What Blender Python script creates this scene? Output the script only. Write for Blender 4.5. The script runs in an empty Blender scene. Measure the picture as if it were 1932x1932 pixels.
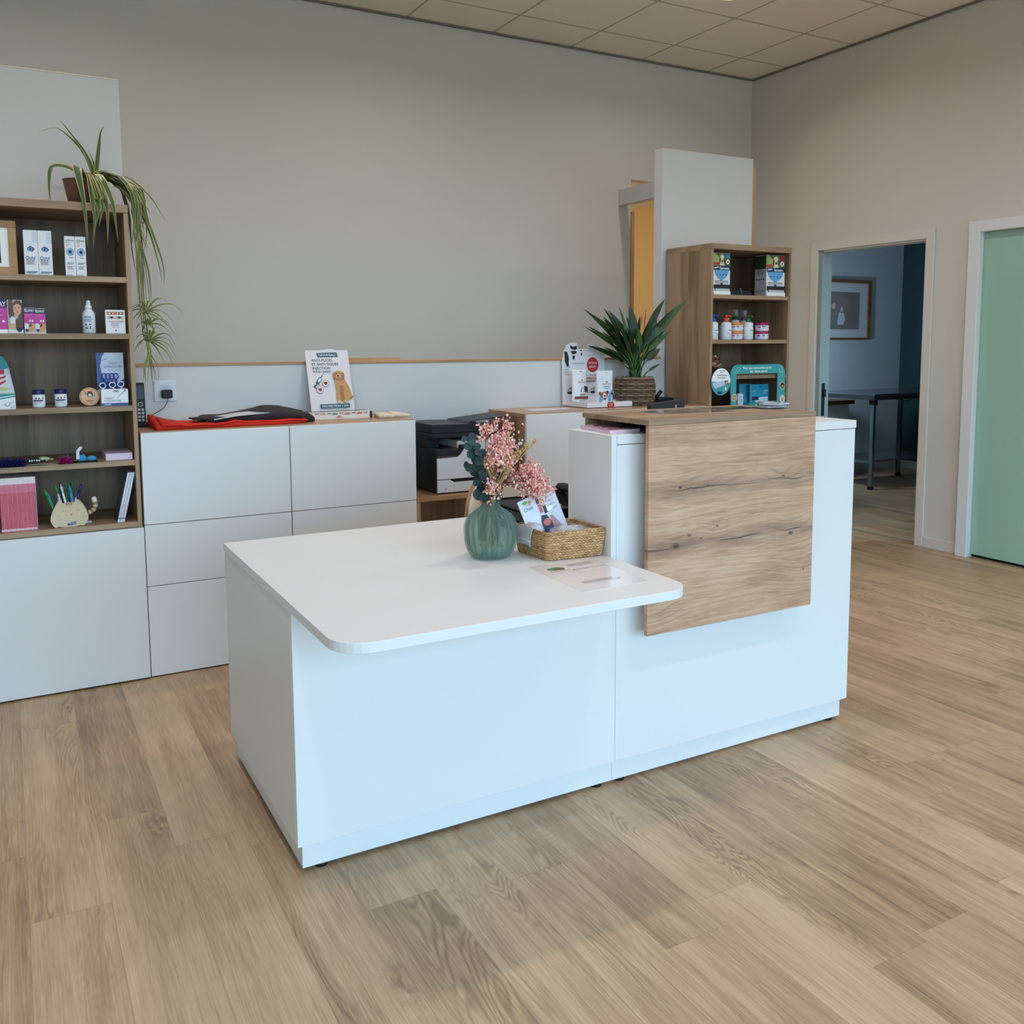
import bpy, bmesh, math, random
from mathutils import Matrix, Vector, noise as mnoise
PI = math.pi
scene = bpy.context.scene
COL = scene.collection
R = random.Random(11)

# ------------------------------------------------------------------ camera
cam = bpy.data.cameras.new('camera'); camo = bpy.data.objects.new('camera', cam); COL.objects.link(camo)
def _cam_matrix(yaw, pitch, roll):
    f = Vector((math.sin(yaw)*math.cos(pitch), math.cos(yaw)*math.cos(pitch), -math.sin(pitch)))
    r = Vector((math.cos(yaw), -math.sin(yaw), 0)); u = r.cross(f)
    c, s = math.cos(roll), math.sin(roll)
    r2, u2 = c*r + s*u, -s*r + c*u
    return Matrix(((r2.x, u2.x, -f.x), (r2.y, u2.y, -f.y), (r2.z, u2.z, -f.z)))
camo.matrix_world = Matrix.Translation((0, 0, 1.3371)) @ _cam_matrix(0.515357, 0.102623, -0.003399).to_4x4()
cam.sensor_width = 36; cam.lens = 1737.85/1932*36
cam.shift_x = -31.39/1932; cam.shift_y = -142.07/1932
cam.clip_start = .05; cam.clip_end = 200
scene.camera = camo

# ------------------------------------------------------------------ exposure, sky
vs = scene.view_settings
scene.display_settings.display_device = 'sRGB'
vs.view_transform = 'Standard'; vs.look = 'None'; vs.gamma = 1; vs.use_curve_mapping = False
vs.exposure = 0.0
SKY = 7.0            # brightness of the overcast sky outside
LAMP = 8.6          # watts of one ceiling downlight
cyc = scene.cycles
cyc.use_denoising = True
cyc.max_bounces = 9; cyc.diffuse_bounces = 5; cyc.glossy_bounces = 4; cyc.transmission_bounces = 8; cyc.transparent_max_bounces = 10
cyc.caustics_reflective = False; cyc.caustics_refractive = False
cyc.sample_clamp_indirect = 6
world = bpy.data.worlds.new('sky'); scene.world = world; world.use_nodes = True
wn = world.node_tree; bg = wn.nodes['Background']
_tc = wn.nodes.new('ShaderNodeTexCoord'); _sep = wn.nodes.new('ShaderNodeSeparateXYZ'); _cr = wn.nodes.new('ShaderNodeValToRGB')
wn.links.new(_tc.outputs['Generated'], _sep.inputs[0])
wn.links.new(_sep.outputs['Z'], _cr.inputs[0])
_cr.color_ramp.elements[0].position = 0.0; _cr.color_ramp.elements[0].color = (.175, .245, .28, 1)
_cr.color_ramp.elements[1].position = 0.06; _cr.color_ramp.elements[1].color = (.455, .765, 1.03, 1)
wn.links.new(_cr.outputs[0], bg.inputs['Color']); bg.inputs['Strength'].default_value = SKY

def area(name, loc, rot, sx, sy, energy=0, color=(1, 1, 1), portal=False, shape='RECTANGLE', spread=PI):
    l = bpy.data.lights.new(name, 'AREA'); l.shape = shape; l.size = sx; l.size_y = sy; l.energy = energy; l.color = color
    l.spread = spread
    if portal: l.cycles.is_portal = True
    o = bpy.data.objects.new(name, l); COL.objects.link(o); o.location = loc; o.rotation_euler = rot
    return o
FRONT = -2.6         # the shop front behind the camera
area('daylight_portal', (1.1, FRONT-.02, 1.42), (PI/2, 0, 0), 7.2, 2.6, portal=True)
area('daylight_portal', (5.97, 2.98, 1.65), (PI/2, 0, 0), 1.24, 1.1, portal=True)

# ------------------------------------------------------------------ materials
def lin(c):
    return tuple(((v/255)/12.92 if v/255 <= .04045 else ((v/255+.055)/1.055)**2.4) for v in c) + (1.0,)
MATS = {}
def base_mat(name):
    m = bpy.data.materials.new(name); m.use_nodes = True
    nt = m.node_tree; return m, nt, nt.nodes['Principled BSDF']
def mat(name, rgb, rough=.5, metal=0.0, spec=.5, trans=0.0, coat=0.0, bump=None, var=0.0, vscale=8, emit=None, alpha=1.0, ior=1.45, sheen=0, sss=0):
    if name in MATS: return MATS[name]
    m, nt, b = base_mat(name)
    col = lin(rgb)
    b.inputs['Base Color'].default_value = col
    b.inputs['Roughness'].default_value = rough; b.inputs['Metallic'].default_value = metal
    b.inputs['Specular IOR Level'].default_value = spec; b.inputs['Transmission Weight'].default_value = trans
    b.inputs['Coat Weight'].default_value = coat; b.inputs['Coat Roughness'].default_value = .05
    b.inputs['IOR'].default_value = ior; b.inputs['Alpha'].default_value = alpha; b.inputs['Sheen Weight'].default_value = sheen
    if emit:
        b.inputs['Emission Color'].default_value = lin(emit[0]); b.inputs['Emission Strength'].default_value = emit[1]
    if var or bump:
        tc = nt.nodes.new('ShaderNodeTexCoord')
        if var:
            n = nt.nodes.new('ShaderNodeTexNoise'); n.inputs['Scale'].default_value = vscale; n.inputs['Detail'].default_value = 4
            nt.links.new(tc.outputs['Object'], n.inputs['Vector'])
            mx = nt.nodes.new('ShaderNodeMixRGB'); mx.inputs[1].default_value = tuple(max(0, v*(1-var)) for v in col[:3])+(1,)
            mx.inputs[2].default_value = tuple(min(1, v*(1+var)) for v in col[:3])+(1,)
            nt.links.new(n.outputs[0], mx.inputs[0]); nt.links.new(mx.outputs[0], b.inputs['Base Color'])
        if bump:
            n = nt.nodes.new('ShaderNodeTexNoise'); n.inputs['Scale'].default_value = bump[0]; n.inputs['Detail'].default_value = 3
            nt.links.new(tc.outputs['Object'], n.inputs['Vector'])
            bp = nt.nodes.new('ShaderNodeBump'); bp.inputs['Strength'].default_value = bump[1]; bp.inputs['Distance'].default_value = bump[2] if len(bump) > 2 else .002
            nt.links.new(n.outputs[0], bp.inputs['Height']); nt.links.new(bp.outputs[0], b.inputs['Normal'])
    MATS[name] = m
    return m
def P(r, g, b, rough=.5, coat=0):           # plain printed / painted colour
    return mat('print_%d_%d_%d_%d' % (r, g, b, int(rough*100)+1000*coat), (r, g, b), rough, coat=coat)

class G:
    """small helper to write node expressions"""
    def __init__(s, nt): s.nt = nt
    def new(s, t): return s.nt.nodes.new(t)
    def put(s, v, inp):
        if hasattr(v, 'links'): s.nt.links.new(v, inp)
        else: inp.default_value = v
    def m(s, op, a, b=0.0, c=0.0):
        n = s.new('ShaderNodeMath'); n.operation = op
        s.put(a, n.inputs[0]); s.put(b, n.inputs[1]); s.put(c, n.inputs[2]); return n.outputs[0]
    def add(s, a, b): return s.m('ADD', a, b)
    def sub(s, a, b): return s.m('SUBTRACT', a, b)
    def mul(s, a, b): return s.m('MULTIPLY', a, b)
    def floor(s, a): return s.m('FLOOR', a)
    def frac(s, a): return s.m('FRACT', a)
    def sin(s, a): return s.m('SINE', a)
    def abs(s, a): return s.m('ABSOLUTE', a)
    def xyz(s, x=0.0, y=0.0, z=0.0):
        n = s.new('ShaderNodeCombineXYZ'); s.put(x, n.inputs[0]); s.put(y, n.inputs[1]); s.put(z, n.inputs[2]); return n.outputs[0]
    def sep(s, v):
        n = s.new('ShaderNodeSeparateXYZ'); s.put(v, n.inputs[0]); return n.outputs
    def obj(s): return s.sep(s.new('ShaderNodeTexCoord').outputs['Object'])
    def noise(s, v, scale=1.0, detail=2.0, rough=.5, dist=0.0):
        n = s.new('ShaderNodeTexNoise'); s.put(v, n.inputs['Vector']); n.inputs['Scale'].default_value = scale
        n.inputs['Detail'].default_value = detail; n.inputs['Roughness'].default_value = rough; n.inputs['Distortion'].default_value = dist
        return n.outputs[0]
    def rnd(s, v):
        n = s.new('ShaderNodeTexWhiteNoise'); n.noise_dimensions = '3D'; s.put(v, n.inputs['Vector']); return n.outputs[0]
    def step(s, v, a, b, lo=0.0, hi=1.0):
        n = s.new('ShaderNodeMapRange'); n.interpolation_type = 'SMOOTHSTEP'; s.put(v, n.inputs[0])
        n.inputs[1].default_value = a; n.inputs[2].default_value = b; n.inputs[3].default_value = lo; n.inputs[4].default_value = hi
        return n.outputs[0]
    def ramp(s, v, stops):
        n = s.new('ShaderNodeValToRGB'); s.put(v, n.inputs[0]); e = n.color_ramp.elements
        while len(e) < len(stops): e.new(.5)
        for k, (p, c) in enumerate(stops): e[k].position = p; e[k].color = lin(c)
        return n.outputs[0]
    def mix(s, f, a, b, mode='MIX'):
        n = s.new('ShaderNodeMixRGB'); n.blend_type = mode; s.put(f, n.inputs[0]); s.put(a, n.inputs[1]); s.put(b, n.inputs[2]); return n.outputs[0]
    def bump(s, h, strength, dist=.001):
        n = s.new('ShaderNodeBump'); n.inputs['Strength'].default_value = strength; n.inputs['Distance'].default_value = dist
        s.put(h, n.inputs['Height']); return n.outputs[0]

def wood(name, stops, axis='z', rings=5.0, fine=1.0, rough=.5, bands=0.0, bandw=.12):
    """laminate with grain running along one axis"""
    if name in MATS: return MATS[name]
    m, nt, b = base_mat(name); g = G(nt); x, y, z = g.obj()
    al = {'x': x, 'y': y, 'z': z}[axis]
    cr, dp = {'x': (z, y), 'y': (x, z), 'z': (x, y)}[axis]
    cr2 = g.add(cr, g.mul(dp, .7))
    big = g.noise(g.xyz(g.mul(cr2, 7.0), g.mul(al, .7), g.mul(dp, 3)), 1, 3, .5)
    ring = g.sin(g.add(g.mul(big, rings*6.28), g.mul(cr2, 60)))
    fib = g.noise(g.xyz(g.mul(cr2, 260.0), g.mul(al, 6.0), g.mul(dp, 120)), 1, 3, .6)
    v = g.add(g.mul(big, .55), g.add(g.mul(ring, .07), g.mul(fib, .42*fine)))
    if bands:
        v = g.add(v, g.mul(g.sub(g.rnd(g.xyz(g.floor(g.m('DIVIDE', cr2, bandw)), 3, 1)), .5), bands))
    c = g.ramp(v, stops)
    nt.links.new(c, b.inputs['Base Color']); b.inputs['Roughness'].default_value = rough
    nt.links.new(g.bump(fib, .12, .0006), b.inputs['Normal'])
    MATS[name] = m; return m

# ------------------------------------------------------------------ mesh helper
ROOTM = {}
_TXT = {}
def text_geo(s):
    if s not in _TXT:
        cu = bpy.data.curves.new('t', 'FONT'); cu.body = s; cu.size = 1; cu.resolution_u = 3; cu.offset = .012
        o = bpy.data.objects.new('t', cu)
        me = bpy.data.meshes.new_from_object(o)
        vs_ = [tuple(v.co[:2]) for v in me.vertices]; fs = [tuple(p.vertices) for p in me.polygons]
        w = max([v[0] for v in vs_] or [1]); x0 = min([v[0] for v in vs_] or [0])
        bpy.data.objects.remove(o); bpy.data.curves.remove(cu); bpy.data.meshes.remove(me)
        _TXT[s] = (vs_, fs, x0, w)
    return _TXT[s]

class MB:
    def __init__(s): s.v = []; s.f = []; s.mi = []; s.sm = []; s.T = None; s.lay = 0; s.cy_ = None
    def add(s, vs, fs, mi=0, smooth=False):
        o = len(s.v)
        s.v += [Vector(p) for p in vs] if s.T is None else [s.T @ Vector(p) for p in vs]
        for f in fs:
            s.f.append([i+o for i in f]); s.mi.append(mi); s.sm.append(smooth)
        return s
    def box(s, x0, x1, y0, y1, z0, z1, mi=0, b=0.0):
        if b <= 0:
            vs = [(x, y, z) for x in (x0, x1) for y in (y0, y1) for z in (z0, z1)]
            return s.add(vs, [(0, 1, 3, 2), (4, 6, 7, 5), (0, 4, 5, 1), (2, 3, 7, 6), (0, 2, 6, 4), (1, 5, 7, 3)], mi)
        b = min(b, (x1-x0)*.49, (y1-y0)*.49, (z1-z0)*.49)
        X, Y, Z = (x0, x1), (y0, y1), (z0, z1); vs = []; ix = {}
        for i in (0, 1):
            for j in (0, 1):
                for k in (0, 1):
                    sx, sy, sz = (b if i == 0 else -b), (b if j == 0 else -b), (b if k == 0 else -b)
                    for a, p in enumerate(((X[i], Y[j]+sy, Z[k]+sz), (X[i]+sx, Y[j], Z[k]+sz), (X[i]+sx, Y[j]+sy, Z[k]))):
                        ix[i, j, k, a] = len(vs); vs.append(p)
        F = []
        for i in (0, 1):
            F.append([ix[i, 0, 0, 0], ix[i, 1, 0, 0], ix[i, 1, 1, 0], ix[i, 0, 1, 0]])
            F.append([ix[0, i, 0, 1], ix[1, i, 0, 1], ix[1, i, 1, 1], ix[0, i, 1, 1]])
            F.append([ix[0, 0, i, 2], ix[1, 0, i, 2], ix[1, 1, i, 2], ix[0, 1, i, 2]])
            for j in (0, 1):
                F.append([ix[i, j, 0, 0], ix[i, j, 1, 0], ix[i, j, 1, 1], ix[i, j, 0, 1]])
                F.append([ix[i, 0, j, 0], ix[i, 1, j, 0], ix[i, 1, j, 2], ix[i, 0, j, 2]])
                F.append([ix[0, i, j, 1], ix[1, i, j, 1], ix[1, i, j, 2], ix[0, i, j, 2]])
                for k in (0, 1): F.append([ix[i, j, k, 0], ix[i, j, k, 1], ix[i, j, k, 2]])
        return s.add(vs, F, mi)
    def prism(s, pts, a0, a1, ax='z', mi=0, smooth=False, top=None):
        """polygon pts in the plane across ax, extruded from a0 to a1; top = other outline at a1"""
        n = len(pts); top = top or pts
        def q(p, a): return {'z': (p[0], p[1], a), 'y': (p[0], a, p[1]), 'x': (a, p[0], p[1])}[ax]
        s.add([q(p, a0) for p in pts]+[q(p, a1) for p in top], [(i, (i+1) % n, n+(i+1) % n, n+i) for i in range(n)], mi, smooth)
        s.add([q(p, a0) for p in pts], [tuple(range(n))], mi); s.add([q(p, a1) for p in top], [tuple(range(n))], mi)
        return s
    def tube(s, pts, r, n=6, mi=0, cap=True):
        pts = [Vector(p) for p in pts]; k = len(pts); rs = r if isinstance(r, (list, tuple)) else [r]*k
        vs = []; up = None
        for i, p in enumerate(pts):
            d = (pts[min(i+1, k-1)]-pts[max(i-1, 0)]).normalized()
            if up is None: up = Vector((0, 0, 1)) if abs(d.z) < .9 else Vector((1, 0, 0))
            a = d.cross(up).normalized(); up = a.cross(d).normalized()
            vs += [p + (a*math.cos(2*PI*j/n) + up*math.sin(2*PI*j/n))*rs[i] for j in range(n)]
        F = [(i*n+j, i*n+(j+1) % n, (i+1)*n+(j+1) % n, (i+1)*n+j) for i in range(k-1) for j in range(n)]
        s.add(vs, F, mi, True)
        if cap: s.add(vs[:n], [tuple(range(n))], mi); s.add(vs[-n:], [tuple(range(n))], mi)
        return s
    def lathe(s, prof, n=24, c=(0, 0), mi=0, rf=None, smooth=True, caps=True, mis=None):
        vs = []
        for (r, z) in prof:
            for j in range(n):
                t = 2*PI*j/n; rr = r if rf is None else rf(r, z, t)
                vs.append((c[0]+rr*math.cos(t), c[1]+rr*math.sin(t), z))
        for i in range(len(prof)-1):
            s.add(vs[i*n:(i+2)*n], [(j, (j+1) % n, n+(j+1) % n, n+j) for j in range(n)], mis[i] if mis else mi, smooth)
        if caps:
            for i in (0, len(prof)-1):
                if prof[i][0] > 1e-5: s.add(vs[i*n:(i+1)*n], [tuple(range(n))], (mis[min(i, len(mis)-1)] if mis else mi))
        return s
    def grid(s, fn, nu, nv, mi=0, smooth=True):
        vs = [fn(i/nu, j/nv) for j in range(nv+1) for i in range(nu+1)]; w = nu+1
        return s.add(vs, [(j*w+i, j*w+i+1, (j+1)*w+i+1, (j+1)*w+i) for j in range(nv) for i in range(nu)], mi, smooth)
    def slab(s, fn, nu, nv, th, mi=0):
        """closed sheet: fn(u,v) gives the top, th(u,v) its thickness downwards"""
        w = nu+1
        top = [Vector(fn(i/nu, j/nv)) for j in range(nv+1) for i in range(nu+1)]
        bot = [p - Vector((0, 0, th(i % w/nu, i//w/nv) if callable(th) else th)) for i, p in enumerate(top)]
        k = len(top); F = []
        for j in range(nv):
            for i in range(nu):
                a = [j*w+i, j*w+i+1, (j+1)*w+i+1, (j+1)*w+i]; F.append(a); F.append([q+k for q in reversed(a)])
        edge = [i for i in range(nu)]+[nu+j*w for j in range(nv)]+[nv*w+i for i in range(nu, 0, -1)]+[j*w for j in range(nv, 0, -1)]
        for a, b_ in zip(edge, edge[1:]+edge[:1]): F.append([a, b_, b_+k, a+k])
        return s.add(top+bot, F, mi, True)
    def blob(s, c, r, mi=0, n=8, m=5, sq=(1, 1, 1)):
        vs = [(c[0]+r*sq[0]*math.sin(PI*i/m)*math.cos(2*PI*j/n), c[1]+r*sq[1]*math.sin(PI*i/m)*math.sin(2*PI*j/n), c[2]+r*sq[2]*math.cos(PI*i/m)) for i in range(m+1) for j in range(n)]
        return s.add(vs, [(i*n+j, i*n+(j+1) % n, (i+1)*n+(j+1) % n, (i+1)*n+j) for i in range(m) for j in range(n)], mi, True)
    def leaf(s, pts, w, mi=0, up=(0, 0, 1), fold=.18, prof=None, edge=None):
        """blade along pts with width profile; optional second material along both edges"""
        pts = [Vector(p) for p in pts]; k = len(pts); vs = []; up = Vector(up)
        cols = 5 if edge is not None else 3
        for i, p in enumerate(pts):
            d = (pts[min(i+1, k-1)]-pts[max(i-1, 0)]).normalized(); a = d.cross(up)
            if a.length < 1e-4: a = d.cross(Vector((1, 0, 0)))
            a.normalize(); nrm = a.cross(d); t = i/(k-1)
            ww = w*(prof(t) if prof else math.sin(PI*min(.999, max(.03, t**.75)))**.8)
            for c in ((-1, 0, 1) if cols == 3 else (-1, -.72, 0, .72, 1)):
                vs.append(p + a*ww*c + nrm*ww*fold*abs(c))
        for i in range(k-1):
            for c in range(cols-1):
                s.add([vs[i*cols+c], vs[i*cols+c+1], vs[(i+1)*cols+c+1], vs[(i+1)*cols+c]], [(0, 1, 2, 3)], edge if (edge is not None and c in (0, cols-2)) else mi, True)
        return s
    # --- printed patterns on a flat face
    def face(s, o, U, V, out):
        s.fo, s.fU, s.fV, s.fn = Vector(o), Vector(U), Vector(V), Vector(out).normalized(); s.lay = 1; s.cy_ = None; return s
    def cyl(s, cx, cy, r, z0, h, a0=-130, a1=-40):
        """print on a round wall: u runs over the angles a0..a1 (degrees), v up"""
        s.cy_ = (cx, cy, r, z0, h, math.radians(a0), math.radians(a1)); s.lay = 1
        s.fU, s.fV, s.fo, s.fn = Vector((r*math.radians(a1-a0), 0, 0)), Vector((0, 0, h)), Vector((0, 0, 0)), Vector((0, -1, 0)); return s
    def q(s, u, v):
        if s.cy_:
            cx, cy, r, z0, h, a0, a1 = s.cy_; a = a0+(a1-a0)*u; rr = r+.0002+.00012*s.lay
            return Vector((cx+rr*math.cos(a), cy+rr*math.sin(a), z0+h*v))
        return s.fo + s.fU*u + s.fV*v + s.fn*(.00025*s.lay)
    def poly(s, pts, mi): s.add([s.q(*p) for p in pts], [tuple(range(len(pts)))], mi); s.lay += 1; return s
    def rect(s, u0, u1, v0, v1, mi):
        if s.cy_:
            n = max(1, int(abs(u1-u0)*10))
            for k in range(n):
                a, b = u0+(u1-u0)*k/n, u0+(u1-u0)*(k+1)/n
                s.add([s.q(a, v0), s.q(b, v0), s.q(b, v1), s.q(a, v1)], [(0, 1, 2, 3)], mi, True)
            s.lay += 1; return s
        return s.poly([(u0, v0), (u1, v0), (u1, v1), (u0, v1)], mi)
    def ell(s, u, v, ru, rv, mi, n=18): return s.poly([(u+ru*math.cos(2*PI*k/n), v+rv*math.sin(2*PI*k/n)) for k in range(n)], mi)
    def line(s, u0, v0, u1, v1, w, mi):
        a, b = Vector((u0*s.fU.length, v0*s.fV.length)), Vector((u1*s.fU.length, v1*s.fV.length)); d = (b-a).normalized(); p = Vector((-d.y, d.x))*w/2
        return s.poly([(q.x/s.fU.length, q.y/s.fV.length) for q in (a+p, a-p, b-p, b+p)], mi)
    def text(s, t, u, v, size, mi, align='c', width=None):
        """text centred (or started) at u,v ; size in metres of letter height ; width squeezes it"""
        vs_, fs, x0, w = text_geo(t); eu, ev = s.fU.normalized(), s.fV.normalized()
        k = size/.69; kx = k if width is None else width/(w-x0)
        off = {'c': -(w+x0)/2, 'l': -x0, 'r': -w}[align]
        base = s.fo + s.fU*u + s.fV*v + s.fn*(.00025*s.lay)
        s.add([base + eu*((p[0]+off)*kx) + ev*((p[1]-.345)*k) for p in vs_], fs, mi); s.lay += 1; return s
    def lines(s, u0, u1, v0, v1, n, mi, fill=.45, ragged=.3, seed=1):
        """rows of print too small to read"""
        rr = random.Random(seed); h = (v1-v0)/n
        for k in range(n):
            s.rect(u0, u1-(u1-u0)*ragged*rr.random(), v1-(k+fill)*h, v1-k*h, mi); s.lay -= 1
        s.lay += 1; return s
    def build(s, name, mats, parent=None, loc=None, bevel=0):
        me = bpy.data.meshes.new(name)
        Mi = None
        if parent is not None: Mi = ROOTM[parent.name].inverted()
        elif loc is not None: Mi = Matrix.Translation(loc).inverted()
        vs_ = [Mi @ v for v in s.v] if Mi else s.v
        me.from_pydata([tuple(v) for v in vs_], [], s.f)
        mats = mats if isinstance(mats, (list, tuple)) else [mats]
        for mm in mats: me.materials.append(mm)
        me.polygons.foreach_set('material_index', s.mi); me.polygons.foreach_set('use_smooth', s.sm)
        bm = bmesh.new(); bm.from_mesh(me)
        bmesh.ops.remove_doubles(bm, verts=bm.verts, dist=1e-6)
        bmesh.ops.recalc_face_normals(bm, faces=bm.faces); bm.to_mesh(me); bm.free()
        o = bpy.data.objects.new(name, me); COL.objects.link(o)
        if parent is not None:
            o.parent = parent; ROOTM[o.name] = ROOTM[parent.name]
        else:
            l = Vector(loc) if loc is not None else Vector((0, 0, 0)); o.location = l; ROOTM[o.name] = Matrix.Translation(l)
        return o

def thing(name, label, cat, loc, rz=0, group=None):
    o = bpy.data.objects.new(name, None); COL.objects.link(o); o.empty_display_size = .05
    o.location = loc; o.rotation_euler = (0, 0, rz); o['label'] = label; o['category'] = cat
    if group: o['group'] = group
    ROOTM[o.name] = Matrix.Translation(loc) @ Matrix.Rotation(rz, 4, 'Z'); return o
def tag(o, label, cat, group=None):
    o['label'] = label; o['category'] = cat
    if group: o['group'] = group
    return o
def struct(mb, name, mats, parent=None, loc=None):
    o = mb.build(name, mats, parent, loc)
    if parent is None: o['kind'] = 'structure'
    return o
def dup(root, loc, rz=0, label=None, group=None):
    r = root.copy(); COL.objects.link(r); r.location = loc; r.rotation_euler = (0, 0, rz)
    if label: r['label'] = label
    if group: r['group'] = group
    for ch in list(root.children):
        c = ch.copy(); COL.objects.link(c); c.parent = r
        for gch in list(ch.children):
            d = gch.copy(); COL.objects.link(d); d.parent = c
    return r
def part_label(o, t): o['label'] = t; return o
# ------------------------------------------------------------------ setting: materials
def floor_mat():
    m, nt, b = base_mat('vinyl_plank'); g = G(nt); x, y, z = g.obj()
    W, L = .1745, 1.22
    xs = g.m('DIVIDE', g.add(x, .0203), W); col = g.floor(xs)
    off = g.rnd(g.xyz(col, 7.3, 1.1)); ys = g.add(g.m('DIVIDE', y, L), off); row = g.floor(ys)
    r1 = g.rnd(g.xyz(col, row, 2.0)); r2 = g.rnd(g.xyz(col, row, 5.0)); r3 = g.rnd(g.xyz(col, row, 9.0))
    fx, fy = g.frac(xs), g.frac(ys)
    px = g.add(x, g.mul(r1, 31.0)); py = g.add(y, g.mul(r2, 17.0))
    # cathedral contours
    field = g.noise(g.xyz(g.mul(px, 6.5), g.mul(py, 1.05), g.mul(r3, 9)), 1, 2.5, .55, .35)
    cont = g.m('POWER', g.add(g.mul(g.sin(g.mul(field, 215.0)), .5), .5), 2.0)
    mask = g.step(g.noise(g.xyz(g.mul(px, 7), g.mul(py, .8), 4.0), 1, 2), .47, .64)
    cath = g.mul(cont, g.mul(mask, g.step(r3, .15, .85, .25, 1)))
    fib = g.noise(g.xyz(g.mul(px, 230.0), g.mul(py, 7.0), 1.0), 1, 4, .62)
    streak = g.noise(g.xyz(g.mul(px, 26.0), g.mul(py, 1.0), 2.0), 1, 4, .6, .4)
    cloud = g.noise(g.xyz(g.mul(px, 5.0), g.mul(py, 1.7), 3.0), 1, 3)
    vor = g.new('ShaderNodeTexVoronoi'); nt.links.new(g.xyz(g.mul(px, 3.1), g.mul(py, 1.15), 0.0), vor.inputs['Vector']); vor.inputs['Scale'].default_value = 1.0
    knot = g.mul(g.step(vor.outputs['Distance'], .03, .15, 1, 0), g.step(g.noise(g.xyz(g.mul(px, 60), g.mul(py, 25), 0), 1, 2), .35, .65))
    v = g.add(g.mul(streak, .42), g.add(g.mul(fib, .50), g.mul(cloud, .39)))
    v = g.add(v, g.mul(g.sub(r1, .5), .13))
    c = g.ramp(v, [(.42, (128, 101, 76)), (.58, (172, 140, 108)), (.72, (194, 162, 129)), (.9, (211, 180, 147))])
    c = g.mix(g.mul(cath, .58), c, lin((116, 88, 62)))
    c = g.mix(g.mul(knot, .6), c, lin((106, 82, 64)))
    c = g.mix(g.mul(g.step(fib, .56, .72), .22), c, lin((228, 200, 166)))
    seam = g.m('MAXIMUM', g.step(g.m('MINIMUM', fx, g.sub(1.0, fx)), .0, .010, 1, 0), g.step(g.m('MINIMUM', fy, g.sub(1.0, fy)), .0, .0016, 1, 0))
    c = g.mix(g.mul(seam, .26), c, lin((80, 62, 48)))
    nt.links.new(c, b.inputs['Base Color'])
    nt.links.new(g.step(fib, .3, .7, .36, .5), b.inputs['Roughness']); b.inputs['Specular IOR Level'].default_value = .45
    nt.links.new(g.bump(g.sub(fib, g.mul(seam, .8)), .16, .0006), b.inputs['Normal'])
    return m
def ceiling_mat(name, x0, y0, tile=(240, 231, 214), bar=(184, 174, 156)):
    m, nt, b = base_mat(name); g = G(nt); x, y, z = g.obj()
    fx = g.frac(g.m('DIVIDE', g.sub(x, x0), .6)); fy = g.frac(g.m('DIVIDE', g.sub(y, y0), .6))
    d = g.m('MINIMUM', g.m('MINIMUM', fx, g.sub(1.0, fx)), g.m('MINIMUM', fy, g.sub(1.0, fy)))
    grid_ = g.step(d, .011, .016, 1, 0)
    sp = g.noise(g.xyz(x, y, z), 160, 4, .7)
    c = g.mix(g.step(sp, .35, .65, 0, .35), lin(tile), lin(tuple(int(t*.86) for t in tile)))
    c = g.mix(grid_, c, lin(bar))
    nt.links.new(c, b.inputs['Base Color']); b.inputs['Roughness'].default_value = .9; b.inputs['Specular IOR Level'].default_value = .15
    nt.links.new(g.bump(g.add(g.mul(sp, .4), g.mul(grid_, 2.0)), .5, .003), b.inputs['Normal'])
    return m
M_floor = floor_mat()
M_ceil = ceiling_mat('ceiling_tile', 2.282, 5.174)
M_ceil2 = ceiling_mat('corridor_ceiling_tile', .2, .35)
M_wall = mat('beige_paint', (208, 205, 197), .85, bump=(240, .25, .0006), var=.015, vscale=3, spec=.25)
M_trim = mat('trim_paint', (212, 208, 200), .5, var=.01)
M_white = mat('white_melamine', (226, 226, 226), .38, var=.006, vscale=5, spec=.4)
M_part = mat('white_partition', (214, 214, 214), .55, var=.01, spec=.35)
M_exam = mat('blue_grey_paint', (186, 196, 206), .8, bump=(240, .2, .0006), var=.02)
M_teal = mat('dark_teal_paint', (38, 66, 72), .75, bump=(240, .2, .0006), var=.02)
M_ochre = mat('ochre_paint', (212, 190, 144), .85, bump=(240, .2, .0006), var=.02)
M_pine = wood('pine_edge', [(.3, (176, 128, 82)), (.6, (206, 160, 112)), (.9, (224, 184, 138))], 'x', 3, .8, .5)
M_pinez = wood('pine_upright', [(.3, (176, 128, 82)), (.6, (206, 160, 112)), (.9, (224, 184, 138))], 'z', 3, .8, .5)
M_black = mat('matt_black', (18, 18, 20), .55, var=.05)
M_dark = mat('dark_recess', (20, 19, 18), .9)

XR, YB, ZC = 5.143, 5.551, 3.344
XL = -3.0
# floor, ceilings
struct(MB().box(XL, 8.5, FRONT-.1, 8.6, -.05, 0), 'floor', M_floor)
struct(MB().box(XL-.1, XR+.1, FRONT-.1, YB+.1, ZC, ZC+.08), 'ceiling', M_ceil)
struct(MB().box(XR+.1, 8.4, 2.9, 6.7, 2.55, 2.62), 'ceiling', mat('plain_ceiling', (190, 190, 186), .85, var=.01))
struct(MB().box(3.2, XR+.1, YB+.1, 8.3, 2.56, 2.62), 'ceiling', M_ceil2)
# shadow gap angle under the ceiling along the back and the side wall
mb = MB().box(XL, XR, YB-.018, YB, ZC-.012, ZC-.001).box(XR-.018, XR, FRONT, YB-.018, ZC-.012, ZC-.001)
struct(mb, 'trim_4', mat('ceiling_angle', (120, 114, 104), .6, var=.02))
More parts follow.
